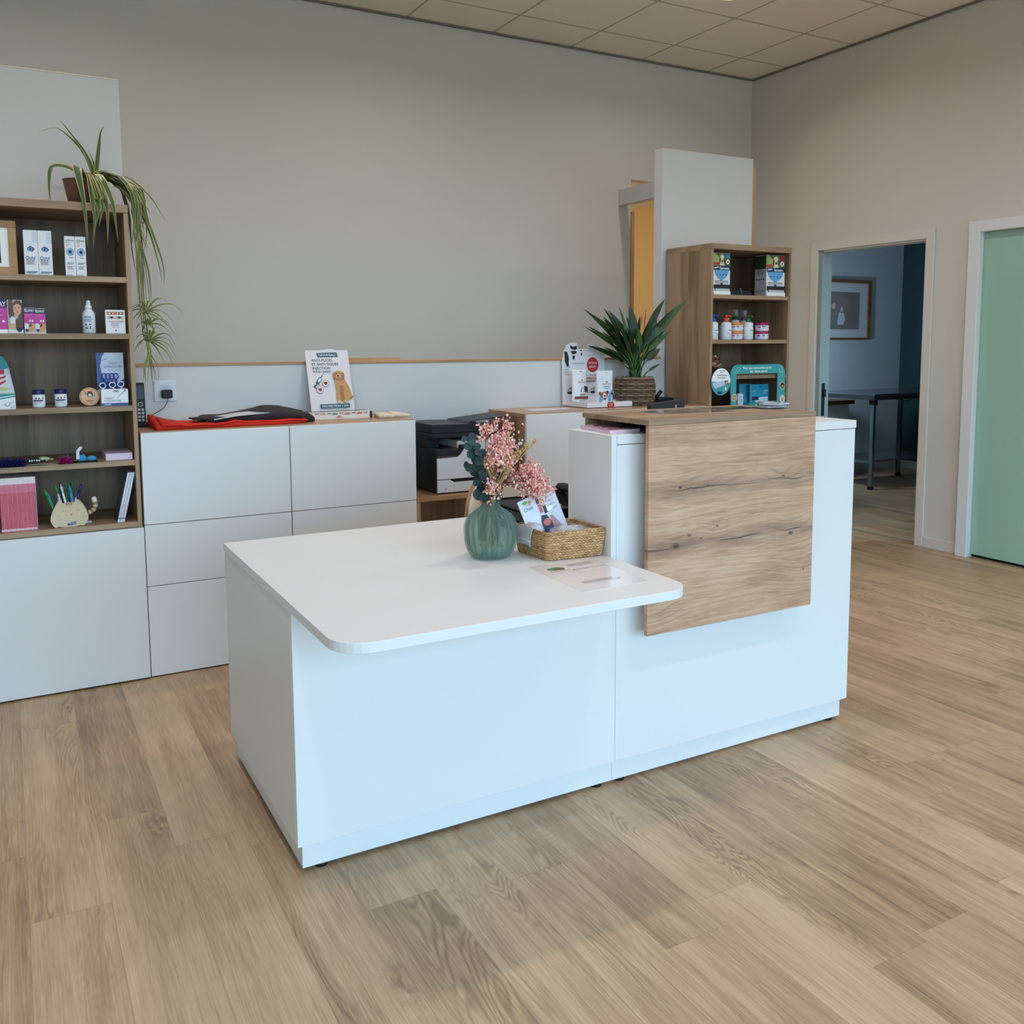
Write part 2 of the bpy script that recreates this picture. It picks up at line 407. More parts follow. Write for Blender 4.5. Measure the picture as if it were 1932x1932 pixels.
# back wall with the corridor opening
OX0, OX1, OZ = 4.003, 4.80, 2.50
mb = MB().box(XL, OX0, YB, YB+.1, 0, ZC).box(OX1, XR+.1, YB, YB+.1, 0, ZC).box(OX0, OX1, YB, YB+.1, OZ, ZC)
struct(mb, 'wall_back', M_wall)
# right wall with a doorway and a sliding door
D1, D2, G1, G2, DZ = 3.927, 4.829, 2.62, 3.535, 1.981
mb = MB().box(XR, XR+.1, D2, YB+1.1, 0, ZC).box(XR, XR+.1, G2, D1, 0, ZC).box(XR, XR+.1, FRONT, G1, 0, ZC)
mb.box(XR, XR+.1, D1, D2, DZ, ZC).box(XR, XR+.1, G1, G2, DZ, ZC)
struct(mb, 'wall_right', M_wall)
struct(MB().box(XL-.1, XL, FRONT, YB+.1, 0, ZC), 'wall_left', M_wall)
# shop front: big panes of daylight behind the camera
mb = MB().box(XL, -2.5, FRONT-.1, FRONT, 0, ZC).box(4.7, XR+.1, FRONT-.1, FRONT, 0, ZC).box(-2.5, 4.7, FRONT-.1, FRONT, 2.72, ZC).box(-2.5, 4.7, FRONT-.1, FRONT, 0, .12)
struct(mb, 'wall_front', M_wall)
mb = MB()
for xx in (-2.5, -.14, 2.26, 4.62): mb.box(xx, xx+.08, FRONT-.08, FRONT-.02, .12, 2.72)
mb.box(-2.5, 4.7, FRONT-.08, FRONT-.02, .12, .2).box(-2.5, 4.7, FRONT-.08, FRONT-.02, 2.64, 2.72)
struct(mb, 'window_1', mat('grey_aluminium', (70, 74, 78), .4, .6))
# exam room beyond the doorway
struct(MB().box(XR+.1, 8.35, 6.58, 6.68, 0, 2.6), 'wall_exam_back', M_exam)
struct(MB().box(8.25, 8.35, 2.9, 6.58, 0, 2.6), 'wall_exam_side', M_teal)
mb = MB().box(XR+.1, 5.35, 2.9, 3.0, 0, 2.6).box(6.6, 8.25, 2.9, 3.0, 0, 2.6).box(5.35, 6.6, 2.9, 3.0, 0, 1.1).box(5.35, 6.6, 2.9, 3.0, 2.2, 2.6)
struct(mb, 'wall_exam_front', M_exam)
mb = MB().box(XR+.1, 8.25, 6.568, 6.58, 0, .075).box(8.238, 8.25, 3.0, 6.568, 0, .075)
struct(mb, 'baseboard_exam', mat('white_skirting', (190, 192, 194), .5, var=.01))
# ochre lit corridor room behind the back wall
mb = MB().box(3.2, 3.3, YB+.1, 8.3, 0, 2.6).box(3.3, XR, 8.1, 8.2, 0, 2.6).box(XR, XR+.1, 6.68, 8.1, 0, 2.6).box(XR-.001, XR, YB+.1, 8.1, 0, 2.6)
struct(mb, 'wall_corridor', M_ochre)
_l = bpy.data.lights.new('corridor_lamp', 'POINT'); _l.energy = 17; _l.color = (1, .87, .68); _l.shadow_soft_size = .12
_o = bpy.data.objects.new('corridor_lamp', _l); COL.objects.link(_o); _o.location = (3.75, 7.0, 1.8)
struct(MB().box(OX0-.004, OX0+.022, YB-.012, YB+.1, 0, 2.27), 'trim_1', M_pinez)
# white beam from the partition back to the wall
struct(MB().box(3.891, 3.95, 4.335, YB, 2.308, 2.418, b=.002), 'trim_2', M_part)
# partition with low middle part
PY, PB = 4.26, 4.335
mb = MB()
for a, b_ in ((-1.6, .469), (3.287, 3.968)): mb.box(a, b_, PY, PB, 0, 2.417, b=.0015)
mb.box(.469, 3.287, PY, PB, 0, 1.236)
for a, b_ in ((-1.6, .469), (3.287, 3.968)): mb.box(a+.001, b_-.0005, PY-.0008, PB-.002, 2.4172, 2.4212, 1)
struct(mb, 'wall_partition', [M_part, mat('pale_edge_band', (240, 226, 206), .5, var=.01)])
struct(MB().box(.469, 3.284, PY-.006, PB+.004, 1.2362, 1.2492, b=.001), 'trim_3', M_pine)
struct(MB().box(3.95, 4.062, PB+.0005, PB+.02, 0, 2.39), 'trim_5', M_pinez)
# baseboard on the right wall
mb = MB()
for a, b_ in ((3.612, 3.866), (4.892, YB), (FRONT, 2.54)): mb.box(XR-.012, XR, a, b_, 0, .07, b=.002)
struct(mb, 'baseboard_right', M_trim)
struct(MB().box(XL, 3.99, YB-.012, YB, 0, .07), 'baseboard_back', M_trim)
# doorway casing with pocket door edge
mb = MB()
for a, b_ in ((D2, D2+.06), (D1-.06, D1)): mb.box(XR-.014, XR, a, b_, 0, DZ+.06, b=.002)
mb.box(XR-.014, XR, D1, D2, DZ, DZ+.06, b=.002)
mb.box(XR, XR+.1, D1, D1+.012, 0, DZ).box(XR, XR+.1, D1+.012, D2-.05, DZ-.012, DZ)
d1 = struct(mb, 'door_1', M_trim)
e = MB().box(XR+.004, XR+.1, D2-.035, D2, .008, DZ-.001).build('door_leaf_edge', mat('grey_green_door', (148, 160, 152), .5, var=.01), d1)
MB().box(XR+.03, XR+.062, D2-.0375, D2-.0352, .79, 1.03).box(XR+.038, XR+.06, D2-.052, D2-.0376, .93, .985).build('handle', M_black, e)
struct(MB().box(XR+.02, XR+.06, D1, D2, 0, .006, b=.002), 'trim_6', mat('threshold_bar', (190, 172, 140), .35, .5))
# green glass sliding door
mb = MB()
mb.box(XR-.04, XR, G2, G2+.075, 0, DZ+.065, b=.002).box(XR-.04, XR, G1-.075, G1, 0, DZ+.065, b=.002).box(XR-.04, XR, G1, G2, DZ, DZ+.065, b=.002)
d2 = struct(mb, 'door_2', mat('white_lacquer', (222, 224, 224), .4, var=.006))
gm, nt, gb = base_mat('frosted_green_glass')
gb.inputs['Base Color'].default_value = lin((156, 194, 176)); gb.inputs['Roughness'].default_value = .28; gb.inputs['Coat Weight'].default_value = .6; gb.inputs['Coat Roughness'].default_value = .12
MB().box(XR+.004, XR+.014, G1+.004, G2-.001, .02, DZ-.001, b=.001).build('glass_panel', gm, d2)
MB().box(XR+.02, XR+.03, G1, G2, 0, .03).build('dark_gap', M_dark, d2)
struct(MB().box(XR+.032, XR+.1, G1, G2, 0, DZ), 'opening_backing', M_dark)  # unseen dark backing that closes the opening behind the glass
struct(MB().box(XR-.03, XR+.016, G1, G2, 0, .004), 'trim_7', mat('threshold_bar', (190, 172, 140), .35, .5))

# ------------------------------------------------------------------ ceiling downlights
M_diff = mat('lamp_diffuser', (255, 240, 215), .4, emit=((255, 222, 172), 9))
M_ring = mat('lamp_ring', (225, 222, 216), .4, var=.01)
spots = {(.182, .674): 'near the low end of the reception desk', (1.982, .674): 'in front of the reception desk', (3.782, .674): 'over the open floor by the green door',
         (.182, 2.474): 'beside the end of the reception desk', (1.982, 2.474): 'over the wood clad counter', (3.782, 2.474): 'between the counter and the green door',
         (.182, 4.274): 'over the display bookcase with the spider plant', (1.982, 4.274): 'over the printer bay', (3.782, 4.274): 'glowing at the top edge of the picture, over the narrow bookcase'}
for (lx, ly), where in spots.items():
    t = thing('ceiling_downlight', 'round recessed ceiling downlight ' + where, 'ceiling light', (lx, ly, ZC), 0, 'ceiling downlights')
    MB().lathe([(.078, ZC-.001), (.098, ZC-.001), (.098, ZC-.006), (.08, ZC-.010), (.078, ZC-.001)], 32, (lx, ly), caps=False).build('trim_ring', M_ring, t)
    MB().lathe([(.0775, ZC-.006), (.0775, ZC-.002)], 32, (lx, ly)).build('diffuser', M_diff, t)
    a = area('lamp', (lx, ly, ZC-.016), (0, 0, 0), .10, .10, LAMP, (.96, .925, .965), shape='DISK', spread=math.radians(156))
    a.parent = t; a.location = (0, 0, -.016)
# ------------------------------------------------------------------ furniture
TAUPE = [(.30, (122, 98, 74)), (.52, (160, 132, 103)), (.70, (180, 151, 120)), (.92, (198, 170, 138))]
M_oakz = wood('taupe_laminate_upright', TAUPE, 'z', 4, 1.0, .5, .14)
M_oakz_shaded = wood('taupe_laminate_shaded', [(.30, (102, 78, 60)), (.52, (134, 105, 80)), (.70, (152, 121, 94)), (.92, (166, 135, 106))], 'z', 4, 1.0, .55, .14)  # the upright laminate again, with the bookcase's inner shade put into its colour
M_oakx = wood('taupe_laminate_shelf', TAUPE, 'x', 4, 1.0, .5)
M_oaky = wood('taupe_laminate_edge', TAUPE, 'y', 4, 1.0, .5)
M_top = wood('oak_worktop', [(.3, (140, 104, 72)), (.55, (172, 134, 98)), (.75, (192, 154, 116)), (.95, (206, 172, 136))], 'x', 5, 1.0, .32)
YF, YK = 3.86, 4.245

def bookcase(x0, x1, shelves, label, cols=M_oakz):
    t = thing('display_bookcase', label, 'bookcase', ((x0+x1)/2, 4.05, .617))
    MB().box(x0, x0+.016, YF, YK, .617, 1.829, b=.0008).build('side_panel', cols, t)
    MB().box(x1-.016, x1, YF, YK, .617, 1.829, b=.0008).build('side_panel', cols, t)
    MB().box(x0, x1, YF-.004, YK, 1.829, 1.859, b=.0008).build('top_panel', M_oakx, t)
    MB().box(x0+.016, x1-.016, YK-.012, YK, .64, 1.829).build('back_panel', M_oakz_shaded, t)
    for z in shelves: MB().box(x0+.016, x1-.016, YF+.002, YK-.012, z-.021, z, b=.0008).build('shelf', M_oakx, t)
    return t
SH = (1.588, 1.374, 1.097, .884, .64)
SR = (1.588, 1.344, 1.15, .965, .64)
bookcase(-.45, .437, SH, 'wide wooden open bookcase of pet products with a trailing spider plant on top')
bookcase(3.313, 3.896, SR, 'narrow wooden open bookcase beside the doorway, behind the wood clad counter')

def base_cabinet(x0, x1, label):
    t = thing('base_cabinet', label, 'cabinet', ((x0+x1)/2, 4.05, 0))
    MB().box(x0, x1, YF+.012, YK, .03, .6165).box(x0+.02, x1-.02, YF+.04, YK-.02, 0, .03).build('carcass', M_oakz, t)
    MB().box(x0, x1, YF-.008, YF+.0115, .008, .6155, b=.001).build('door', M_white, t)
base_cabinet(-.45, .441, 'low white cabinet under the bookcase with the spider plant')
base_cabinet(3.313, 3.896, 'low white cabinet under the narrow bookcase beside the doorway')

def drawer_unit(x0, x1, label, sidem=M_oakz):
    t = thing('drawer_cabinet', label, 'cabinet', ((x0+x1)/2, 4.05, 0))
    MB().box(x0, x1, YF+.02, YK, .03, .968).box(x0+.02, x1-.02, YF+.05, YK-.02, 0, .03).build('carcass', sidem, t)
    for k, (a, b_) in enumerate(((.006, .372), (.375, .6205), (.6235, .986))):
        MB().box(x0+.0012, x1-.0012, YF, YF+.0185, a, b_, b=.001).build('drawer_front', M_white, t)
drawer_unit(.444, 1.0275, 'white three drawer cabinet next to the wide bookcase, under the red cloth')
drawer_unit(1.0290, 1.6, 'white three drawer cabinet under the flea treatment sign, beside the printer')
drawer_unit(2.174, 2.7485, 'white drawer cabinet to the other side of the printer, under the dog treat display')
drawer_unit(2.7500, 3.311, 'white drawer cabinet under the potted plant, beside the narrow bookcase')
tag(MB().box(.444, 1.6, YF+.0205, YK+.012, .969, .990, b=.001).build('worktop', M_top, None, (1.02, 4.05, .969)), 'oak coloured worktop over the drawer cabinets, holding the red cloth and the sign', 'worktop')
tag(MB().box(2.174, 3.311, YF+.0205, YK+.012, .969, .990, b=.001).build('worktop', M_top, None, (2.75, 4.05, .969)), 'oak coloured worktop holding the dog treat display and the basket plant', 'worktop')
t = thing('printer_stand', 'low open wooden unit in the gap between the cabinets, carrying the printer', 'shelf unit', (1.887, 4.05, 0))
MB().box(1.601, 2.173, YF, YK, .609, .629, b=.001).build('top_board', M_top, t)
for a in (1.601, 2.155): MB().box(a, a+.018, YF+.004, YK, 0, .609).build('side_panel', M_oakz, t)
MB().box(1.619, 2.155, YK-.012, YK, .05, .609).build('back_panel', M_oakz, t)
MB().box(1.619, 2.155, YF+.02, YK-.012, .05, .068).build('bottom_board', M_oakx, t)

# --- reception desk, low table part
def round_poly(pts, rad, n=8):
    out = []
    k = len(pts)
    for i, p in enumerate(pts):
        r = rad[i]
        if r <= 0: out.append(p); continue
        a, b_, c = Vector(pts[i-1]), Vector(p), Vector(pts[(i+1) % k])
        d1_, d2_ = (a-b_).normalized(), (c-b_).normalized()
        cc = b_ + (d1_+d2_)*r
        for j in range(n+1):
            th = PI/2*j/n
            out.append(tuple(cc - d2_*r*math.cos(th) - d1_*r*math.sin(th)))
    return out
DX0, DX1, DX2, DYF, DYB = .570, 1.533, 2.527, 2.186, 2.965
t = thing('reception_desk', 'white low reception table with a rounded overhanging top, carrying the flower vase', 'desk', (1.05, 2.6, 0))
MB().box(DX0+.002, DX1-.001, DYF, DYF+.019, .080, .6838, b=.0008).build('front_panel', M_white, t)
MB().box(DX0+.002, DX0+.021, DYF+.0195, DYB, .080, .6838, b=.0008).build('side_panel', M_white, t)
MB().box(DX0+.018, DX1+.001, DYF+.02, DYF+.036, .012, .0795).box(DX0+.018, DX0+.034, DYF+.036, DYB-.01, .012, .0795).build('plinth', M_white, t)
MB().box(DX0+.022, DX1-.03, DYF+.03, DYB-.25, .09, .11).build('bottom_board', M_white, t)
top = round_poly([(DX0-.001, DYB), (DX0-.001, 1.805), (1.513, 1.805), (1.513, 2.424), (2.515, 2.424), (2.515, DYB)], [0, .085, .075, 0, 0, 0])
top2 = MB().prism(top, .6842, .7082, 'z')
tt = top2.build('tabletop', M_white, t)
bv = tt.modifiers.new('soft edge', 'BEVEL'); bv.width = .0012; bv.segments = 2; bv.limit_method = 'ANGLE'; bv.angle_limit = 1.0
for (fx, fy) in ((.64, 2.225), (.64, 2.9), (1.49, 2.225)): MB().lathe([(.017, 0), (.017, .012)], 12, (fx, fy)).build('foot', M_black, t)

# --- tall counter part with the wooden cover
def clad_mat():
    m, nt, b = base_mat('knotty_oak'); g = G(nt); x, y, z = g.obj()
    warp = g.noise(g.xyz(g.mul(x, 1.3), g.mul(z, 5.0), g.mul(y, 3)), 1, 2, .5)
    ph = g.add(g.mul(z, 330.0), g.mul(warp, 30.0))
    knots = g.mul(x, 0.0)
    dk = g.mul(x, 0.0)
    # (x, z, strength, size) of the knots, in metres from the panel's lower left corner
    for kx, kz, A, s in ((.116, .44, 9, .05), (.22, .435, 7, .04), (.525, .44, 8, .05), (.10, .263, 9, .045), (.26, .30, 7, .04), (.57, .262, 9, .06), (.62, .125, 14, .09), (.01, .07, 12, .07), (.02, .34, 4, .05)):
        dx, dz = g.sub(x, kx), g.mul(g.sub(z, kz), 2.0)
        r2 = g.add(g.mul(dx, dx), g.mul(dz, dz))
        e_ = g.m('EXPONENT', g.mul(r2, -1/(2*s*s)))
        knots = g.add(knots, g.mul(e_, A))
    for kx, kz, s in ((.116, .438, .007), (.222, .434, .007), (.103, .262, .015), (.153, .290, .007), (.262, .308, .006), (.57, .254, .010), (.20, .276, .004), (.53, .442, .007), (.63, .128, .006)):
        dx, dz = g.sub(x, kx), g.mul(g.sub(z, kz), 1.7)
        r = g.m('SQRT', g.add(g.mul(dx, dx), g.mul(dz, dz)))
        r = g.add(r, g.mul(g.sub(g.noise(g.xyz(g.mul(x, 90), g.mul(z, 90), 0), 1, 2), .5), s*1.2))
        dk = g.m('MAXIMUM', dk, g.step(r, s*.2, s*1.5, 1, 0))
    ring = g.add(g.mul(g.sin(g.add(ph, knots)), .5), .5)
    fib = g.noise(g.xyz(g.mul(x, 13.0), g.add(g.mul(z, 380.0), g.mul(warp, 12)), g.mul(y, 200)), 1, 5, .7)
    streak = g.noise(g.xyz(g.mul(x, 3.0), g.add(g.mul(z, 95.0), g.add(g.mul(warp, 7), g.mul(knots, .22))), g.mul(y, 5)), 1, 5, .68)
    cloud = g.noise(g.xyz(g.mul(x, 3.0), g.mul(z, 9.0), 4.0), 1, 3)
    v = g.add(g.mul(streak, .40), g.add(g.mul(fib, .56), g.add(g.mul(cloud, .34), g.mul(ring, .03))))
    c = g.ramp(v, [(.40, (126, 90, 68)), (.57, (174, 135, 107)), (.70, (200, 163, 134)), (.88, (220, 188, 160))])
    # two long cracks
    for z0, sl, x0, x1, wob, wd in ((.432, .0, .02, .68, .035, .010), (.258, .02, .0, .68, .03, .008)):
        line = g.add(g.add(g.mul(x, sl), z0), g.mul(g.sub(g.noise(g.xyz(g.mul(x, 7.0), z0*9, 0), 1, 4, .6), .5), wob))
        d = g.abs(g.sub(z, line))
        brk = g.step(g.noise(g.xyz(g.mul(x, 6), z0*5, 0), 1, 1), .36, .62)
        dk = g.m('MAXIMUM', dk, g.mul(g.step(d, .0004, .0032, 1, 0), brk))
        c = g.mix(g.mul(g.step(d, .0, .040, .62, 0), g.step(g.noise(g.xyz(g.mul(x, 5), g.mul(z, 50), z0), 1, 3), .3, .62, .25, 1)), c, lin((112, 88, 74)))
    c = g.mix(g.mul(g.step(g.sin(g.add(g.mul(ph, 1.0), knots)), .55, 1), g.step(knots, .6, 4, 0, .34)), c, lin((122, 92, 72)))
    c = g.mix(g.mul(dk, .85), c, lin((62, 48, 42)))
    c = g.mix(g.mul(g.step(fib, .6, .75), .25), c, lin((208, 186, 164)))
    nt.links.new(c, b.inputs['Base Color']); b.inputs['Roughness'].default_value = .5
    nt.links.new(g.bump(g.sub(fib, dk), .25, .0007), b.inputs['Normal'])
    return m
M_clad = clad_mat()
t = thing('counter', 'tall white reception counter faced with a knotty wood panel', 'counter', (1.598, 2.2, .47))
MB().box(1.514, DX1-.0006, DYF, 2.4225, .6842, 1.0662, b=.0008).build('side_panel', M_white, t)
mb = MB().box(DX1, DX2, DYF, DYF+.019, .080, 1.0372, b=.0008)
mb.build('front_panel', M_white, t)
MB().box(DX2-.02, DX2-.001, DYF+.0195, 2.4225, .080, 1.0372).build('side_panel', M_white, t)
MB().box(DX1, DX2+.004, DYF-.001, 2.4225, 1.0395, 1.0662, b=.0008).build('top_board', M_white, t)
MB().box(DX1, DX2-.02, 2.404, 2.4225, .72, 1.0372).build('back_panel', M_white, t)
MB().box(DX1+.002, DX2-.0125, DYF+.02, DYF+.036, .012, .0795).box(DX2-.03, DX2-.0125, DYF+.036, 2.42, .012, .0795).build('plinth', M_white, t)
for fx in (1.575, 2.475): MB().lathe([(.017, 0), (.017, .012)], 12, (fx, 2.225)).build('foot', M_black, t)
WX0, WX1, WF, WB, WT = 1.598, 2.266, 2.120, 2.472, 1.112
part_label(MB().box(WX0, WX1, WF, WF+.016, .474, WT-.0165, b=.0008).build('wood_panel', [M_clad], t), 'knotty oak front panel')
part_label(MB().box(WX0, WX1, WF, WB, WT-.016, WT, b=.0008).build('wood_top', M_oakx, t), 'wooden ledge')
MB().box(WX0+.002, WX1, WB-.03, WB-.014, .72, WT-.0163).build('wood_back', M_oakz, t)
for xx in (1.75, 2.2): MB().box(xx, xx+.04, WF+.0162, DYF-.0002, .62, .66).build('spacer', M_black, t)
MB().box(1.72, 2.25, 2.19, 2.43, 1.0666, 1.0955).build('void_shade', M_dark, t)  # dark block standing in for the shaded void under the ledge

# --- chair with a round cream back
t = thing('office_chair', 'cream chair with a rounded wood shell back, between the desk and the cabinets', 'chair', (1.79, 3.36, 0))
M_cream = mat('cream_leather', (214, 204, 188), .55, bump=(300, .15, .0005), var=.02)
M_shell = wood('bent_plywood', [(.3, (150, 104, 64)), (.6, (180, 132, 88)), (.9, (200, 156, 110))], 'z', 3, .7, .4)
def back_out(w, z0, z1, n=22):
    pts = []
    for k in range(n+1):
        a = PI*k/n; ca, sa = math.cos(a), math.sin(a)
        pts.append((w*math.copysign(abs(ca)**.62, ca), z0+(z1-z0)*abs(sa)**.62))
    return pts
def curved_panel(w, z0, z1, y0, th, name, m_, par):
    mb = MB(); o = back_out(w, z0, z1); nr = 7
    def at(px, pz, d):
        return (1.79+px, 3.36-.13*(px/.245)**2 + d + .12*(pz-.6), pz)
    for d in (y0, y0+th):
        for k in range(len(o)-1):
            (xa, za), (xb, zb) = o[k], o[k+1]
            for r in range(nr):
                f0, f1 = r/nr, (r+1)/nr
                zc0 = z0+.06
                def L(px, pz, f): return (px*f, zc0+(pz-zc0)*f)
                q_ = [L(xa, za, f0), L(xb, zb, f0), L(xb, zb, f1), L(xa, za, f1)]
                mb.add([at(p[0], p[1], d) for p in q_], [(0, 1, 2, 3)], 0, True)
    oo = o + [(-w, z0-.0), (w, z0-.0)]
    for k in range(len(o)-1):
        (xa, za), (xb, zb) = o[k], o[k+1]
        mb.add([at(xa, za, y0), at(xb, zb, y0), at(xb, zb, y0+th), at(xa, za, y0+th)], [(0, 1, 2, 3)], 0, True)
    return mb.build(name, m_, par)
curved_panel(.236, .48, .778, -.022, .030, 'backrest', M_cream, t)
curved_panel(.247, .46, .788, .009, .012, 'back_shell', M_shell, t)
MB().prism(round_poly([(1.56, 3.08), (2.02, 3.08), (2.02, 3.36), (1.56, 3.36)], [.06]*4), .43, .48, 'z').build('seat', M_cream, t)
for sx, sy in ((1.60, 3.12), (1.98, 3.12), (1.62, 3.33), (1.96, 3.33)):
    MB().tube([(sx, sy, .43), (sx+(.02 if sx > 1.79 else -.02), sy, 0)], [.016, .011], 8).build('leg', M_shell, t)
# ------------------------------------------------------------------ printed boxes
PW = P(232, 234, 238, .45); PK = P(30, 30, 34); PGRY = P(120, 124, 130); PNAVY = P(28, 36, 84); PBLUE = P(70, 112, 160)
PTEAL = P(40, 140, 146); PMAG = P(196, 66, 158); PRED = P(190, 36, 44); PSKIN = P(214, 160, 134); PBRN = P(92, 62, 46); PTAN = P(196, 146, 92)
PLB = P(150, 180, 212); PGRN = P(58, 104, 52); PWH = P(246, 246, 246)

def carton(name, label, cat, x0, x1, yf, dp, z0, h, mats, deco, rz=0, group=None):
    """upright box; deco(mb) prints on the face frame of its front"""
    t = thing(name, label, cat, ((x0+x1)/2, yf, z0), rz, group)
    mb = MB(); mb.T = Matrix.Translation(((x0+x1)/2, yf, z0)) @ Matrix.Rotation(rz, 4, 'Z'); w = x1-x0
    mb.box(-w/2, w/2, 0, dp, 0, h, 0, .0006)
    mb.face((-w/2, 0, 0), (w, 0, 0), (0, 0, h), (0, -1, 0)); deco(mb)
    mb.build('carton', mats, t)
    fl = MB(); fl.T = mb.T; fl.box(-w/2+.001, w/2-.001, .002, dp-.002, h+.0002, h+.0012); fl.build('top_flap', mats[0], t)
    return t
def eyebox(mb):
    mb.rect(.62, .98, .72, .97, 1).ell(.5, .58, .27, .055, 2).ell(.46, .58, .15, .05, 3).ell(.46, .58, .07, .023, 4)
    mb.poly([(.2, .6), (.5, .65), (.78, .57), (.5, .62)], 4)
    mb.text('Ocryl', .12, .385, .0125, 5, 'l', .030)
    mb.lines(.12, .85, .22, .34, 6, 6, .4, .35, 3)
    mb.rect(.12, .9, .055, .075, 5).lines(.12, .9, .02, .045, 1, 6, .5, .2, 2)
for k, (x, w) in enumerate(((.0815, 'the one nearer the photo frame'), (.1278, 'the one nearer the slim boxes'))):
    carton('eye_lotion_box', 'tall white box with a blue eye, top shelf, ' + w, 'box', x, x+.0455, 3.875, .04, SH[0]+.0002, .160,
           [PW, P(206, 216, 232), P(90, 110, 140), P(110, 160, 200), PNAVY, P(60, 100, 140), PGRY], eyebox, 0, 'eye lotion boxes')
def otibox(mb):
    mb.text('otifree', .5, .905, .0075, 2, 'c', .028).lines(.1, .5, .82, .86, 2, 5, .4, .3).lines(.12, .5, .73, .80, 2, 4, .3, .3)
    mb.ell(.52, .61, .4, .105, 1).ell(.52, .61, .16, .042, 3).rect(.4, .78, .455, .47, 4).lines(.2, .9, .28, .34, 2, 5).lines(.2, .9, .16, .25, 4, 5, .4, .4).rect(.1, .7, .02, .03, 5)
for k, (x, w) in enumerate(((.2155, 'nearer the eye boxes'), (.2515, 'nearer the leaf tips'))):
    carton('ear_lotion_box', 'slim white box with a grey blue disc, the one ' + w, 'box', x, x+.0348, 3.878, .034, SH[0]+.0002, .145,
           [PW, PLB, PK, PNAVY, P(206, 90, 84), PGRY], otibox, 0, 'ear lotion boxes')
# framed photo at the picture's edge
t = thing('photo_frame', 'light wood photo frame standing on the top shelf at the edge of the picture', 'photo frame', (-.03, 3.93, SH[0]), 0)
mb = MB(); mb.T = Matrix.Translation((-.03, 3.905, SH[0]+.0005)) @ Matrix.Rotation(-.09, 4, 'X')
for a, b_, c, d in ((-.09, .09, 0, .028), (-.09, .09, .172, .197), (-.09, -.064, .028, .172), (.064, .09, .028, .172)): mb.box(a, b_, 0, .018, c, d, 0, .001)
mb.build('frame', wood('frame_wood', [(.3, (170, 130, 86)), (.7, (204, 164, 112)), (.9, (216, 178, 130))], 'x', 2, .6, .5), t)
mb2 = MB(); mb2.T = mb.T; mb2.box(-.066, .066, .008, .012, .026, .174)
mb2.face((-.064, .008, .028), (.128, 0, 0), (0, 0, .144), (0, -1, 0)).rect(.1, .80, .1, .86, 1).poly([(.3, .1), (.35, .5), (.6, .55), (.78, .48), (.8, .1)], 2).ell(.62, .62, .14, .15, 3)
mb2.build('photo', [PWH, P(150, 158, 150), P(38, 44, 72), PSKIN], t)
# shelf 2 : pink boxes
def pinkbox(mb):
    mb.rect(0, 1, .80, 1, 1).text('FELIWAY', .5, .90, .010, 3, 'c', .031).rect(0, 1, .36, .80, 2).lines(.1, .8, .64, .74, 2, 6, .3, .4).ell(.55, .5, .07, .05, 3, 8).ell(.78, .5, .07, .05, 3, 8)
    mb.poly([(0, .0), (0, .40), (.2, .42), (.4, .36), (.7, .40), (1, .36), (1, 0)], 5).ell(.22, .27, .2, .14, 4, 12).ell(.6, .27, .17, .12, 7, 12).ell(.82, .26, .18, .12, 8, 12).ell(.62, .15, .2, .12, 9, 12)
    mb.poly([(.06, .17), (.4, .17), (.36, .1), (.22, .05), (.1, .1)], 1).rect(0, 1, 0, .03, 3)
PKM = [PW, PNAVY, PMAG, PWH, P(222, 218, 216), P(206, 190, 184), P(226, 140, 190), PBRN, P(214, 150, 110), P(208, 162, 106)]
carton('calming_spray_box', 'small pink and navy box by the spray bottle, on the second shelf', 'box', .1045, .1395, 3.88, .03, SH[1]+.0002, .0905, PKM, pinkbox, 0, 'small pink boxes')
carton('calming_spray_box', 'small pink and navy box touching the big box with the smiling woman', 'box', .0695, .1042, 3.88, .03, SH[1]+.0002, .0925, PKM, pinkbox, 0, 'small pink boxes')
t = thing('diffuser_box', 'large pink and navy box, its side showing a smiling woman with a cat', 'box', (.005, 3.885, SH[1]), 0)
mb = MB(); mb.T = Matrix.Translation((.016, 3.878, SH[1]+.0003)) @ Matrix.Rotation(.0, 4, 'Z')
mb.box(-.085, .0, 0, .05, 0, .1215, 0, .0006)
mb.face((-.085, 0, 0), (.085, 0, 0), (0, 0, .1215), (0, -1, 0)).rect(0, 1, .76, 1, 1).text('FELIWAY', .97, .88, .015, 3, 'r', .07).rect(.5, .95, .80, .82, 6).rect(0, 1, .12, .76, 2).lines(.3, .9, .5, .72, 4, 6, .3, .5).ell(.85, .36, .05, .04, 3, 8).ell(.6, .36, .05, .04, 3, 8).rect(0, 1, 0, .1, 3)
mb.build('carton', PKM, t)
t2 = MB(); t2.box(.0172, .0655, 3.881, 3.8835, SH[1]+.0004, SH[1]+.122)
t2.face((.0172, 3.881, SH[1]+.0004), (.0483, 0, 0), (0, 0, .1215), (0, -1, 0)).rect(0, 1, 0, 1, 1).poly([(.1, 1), (.35, 1), (.5, .7), (.4, .4), (.2, .35), (.05, .6)], 2).poly([(.8, 1), (1, .9), (1, .45), (.85, .3), (.7, .5)], 2)
t2.ell(.66, .74, .27, .21, 3).poly([(.42, .92), (.66, 1), (.93, .92), (.9, .82), (.66, .9), (.45, .82)], 2).ell(.56, .76, .06, .012, 4, 8).ell(.78, .77, .06, .012, 4, 8).ell(.68, .645, .1, .02, 5, 10).ell(.68, .70, .03, .03, 9, 8)
t2.poly([(.2, .2), (.15, .45), (.3, .52), (.5, .45), (.55, .2)], 6).poly([(.5, .12), (.5, .4), (.75, .48), (1, .4), (1, .1)], 2).poly([(.05, .06), (.1, .28), (.45, .3), (.55, .08)], 7).rect(0, 1, 0, .12, 6).poly([(.5, .17), (.98, .17), (.95, .1), (.74, .02), (.55, .1)], 8)
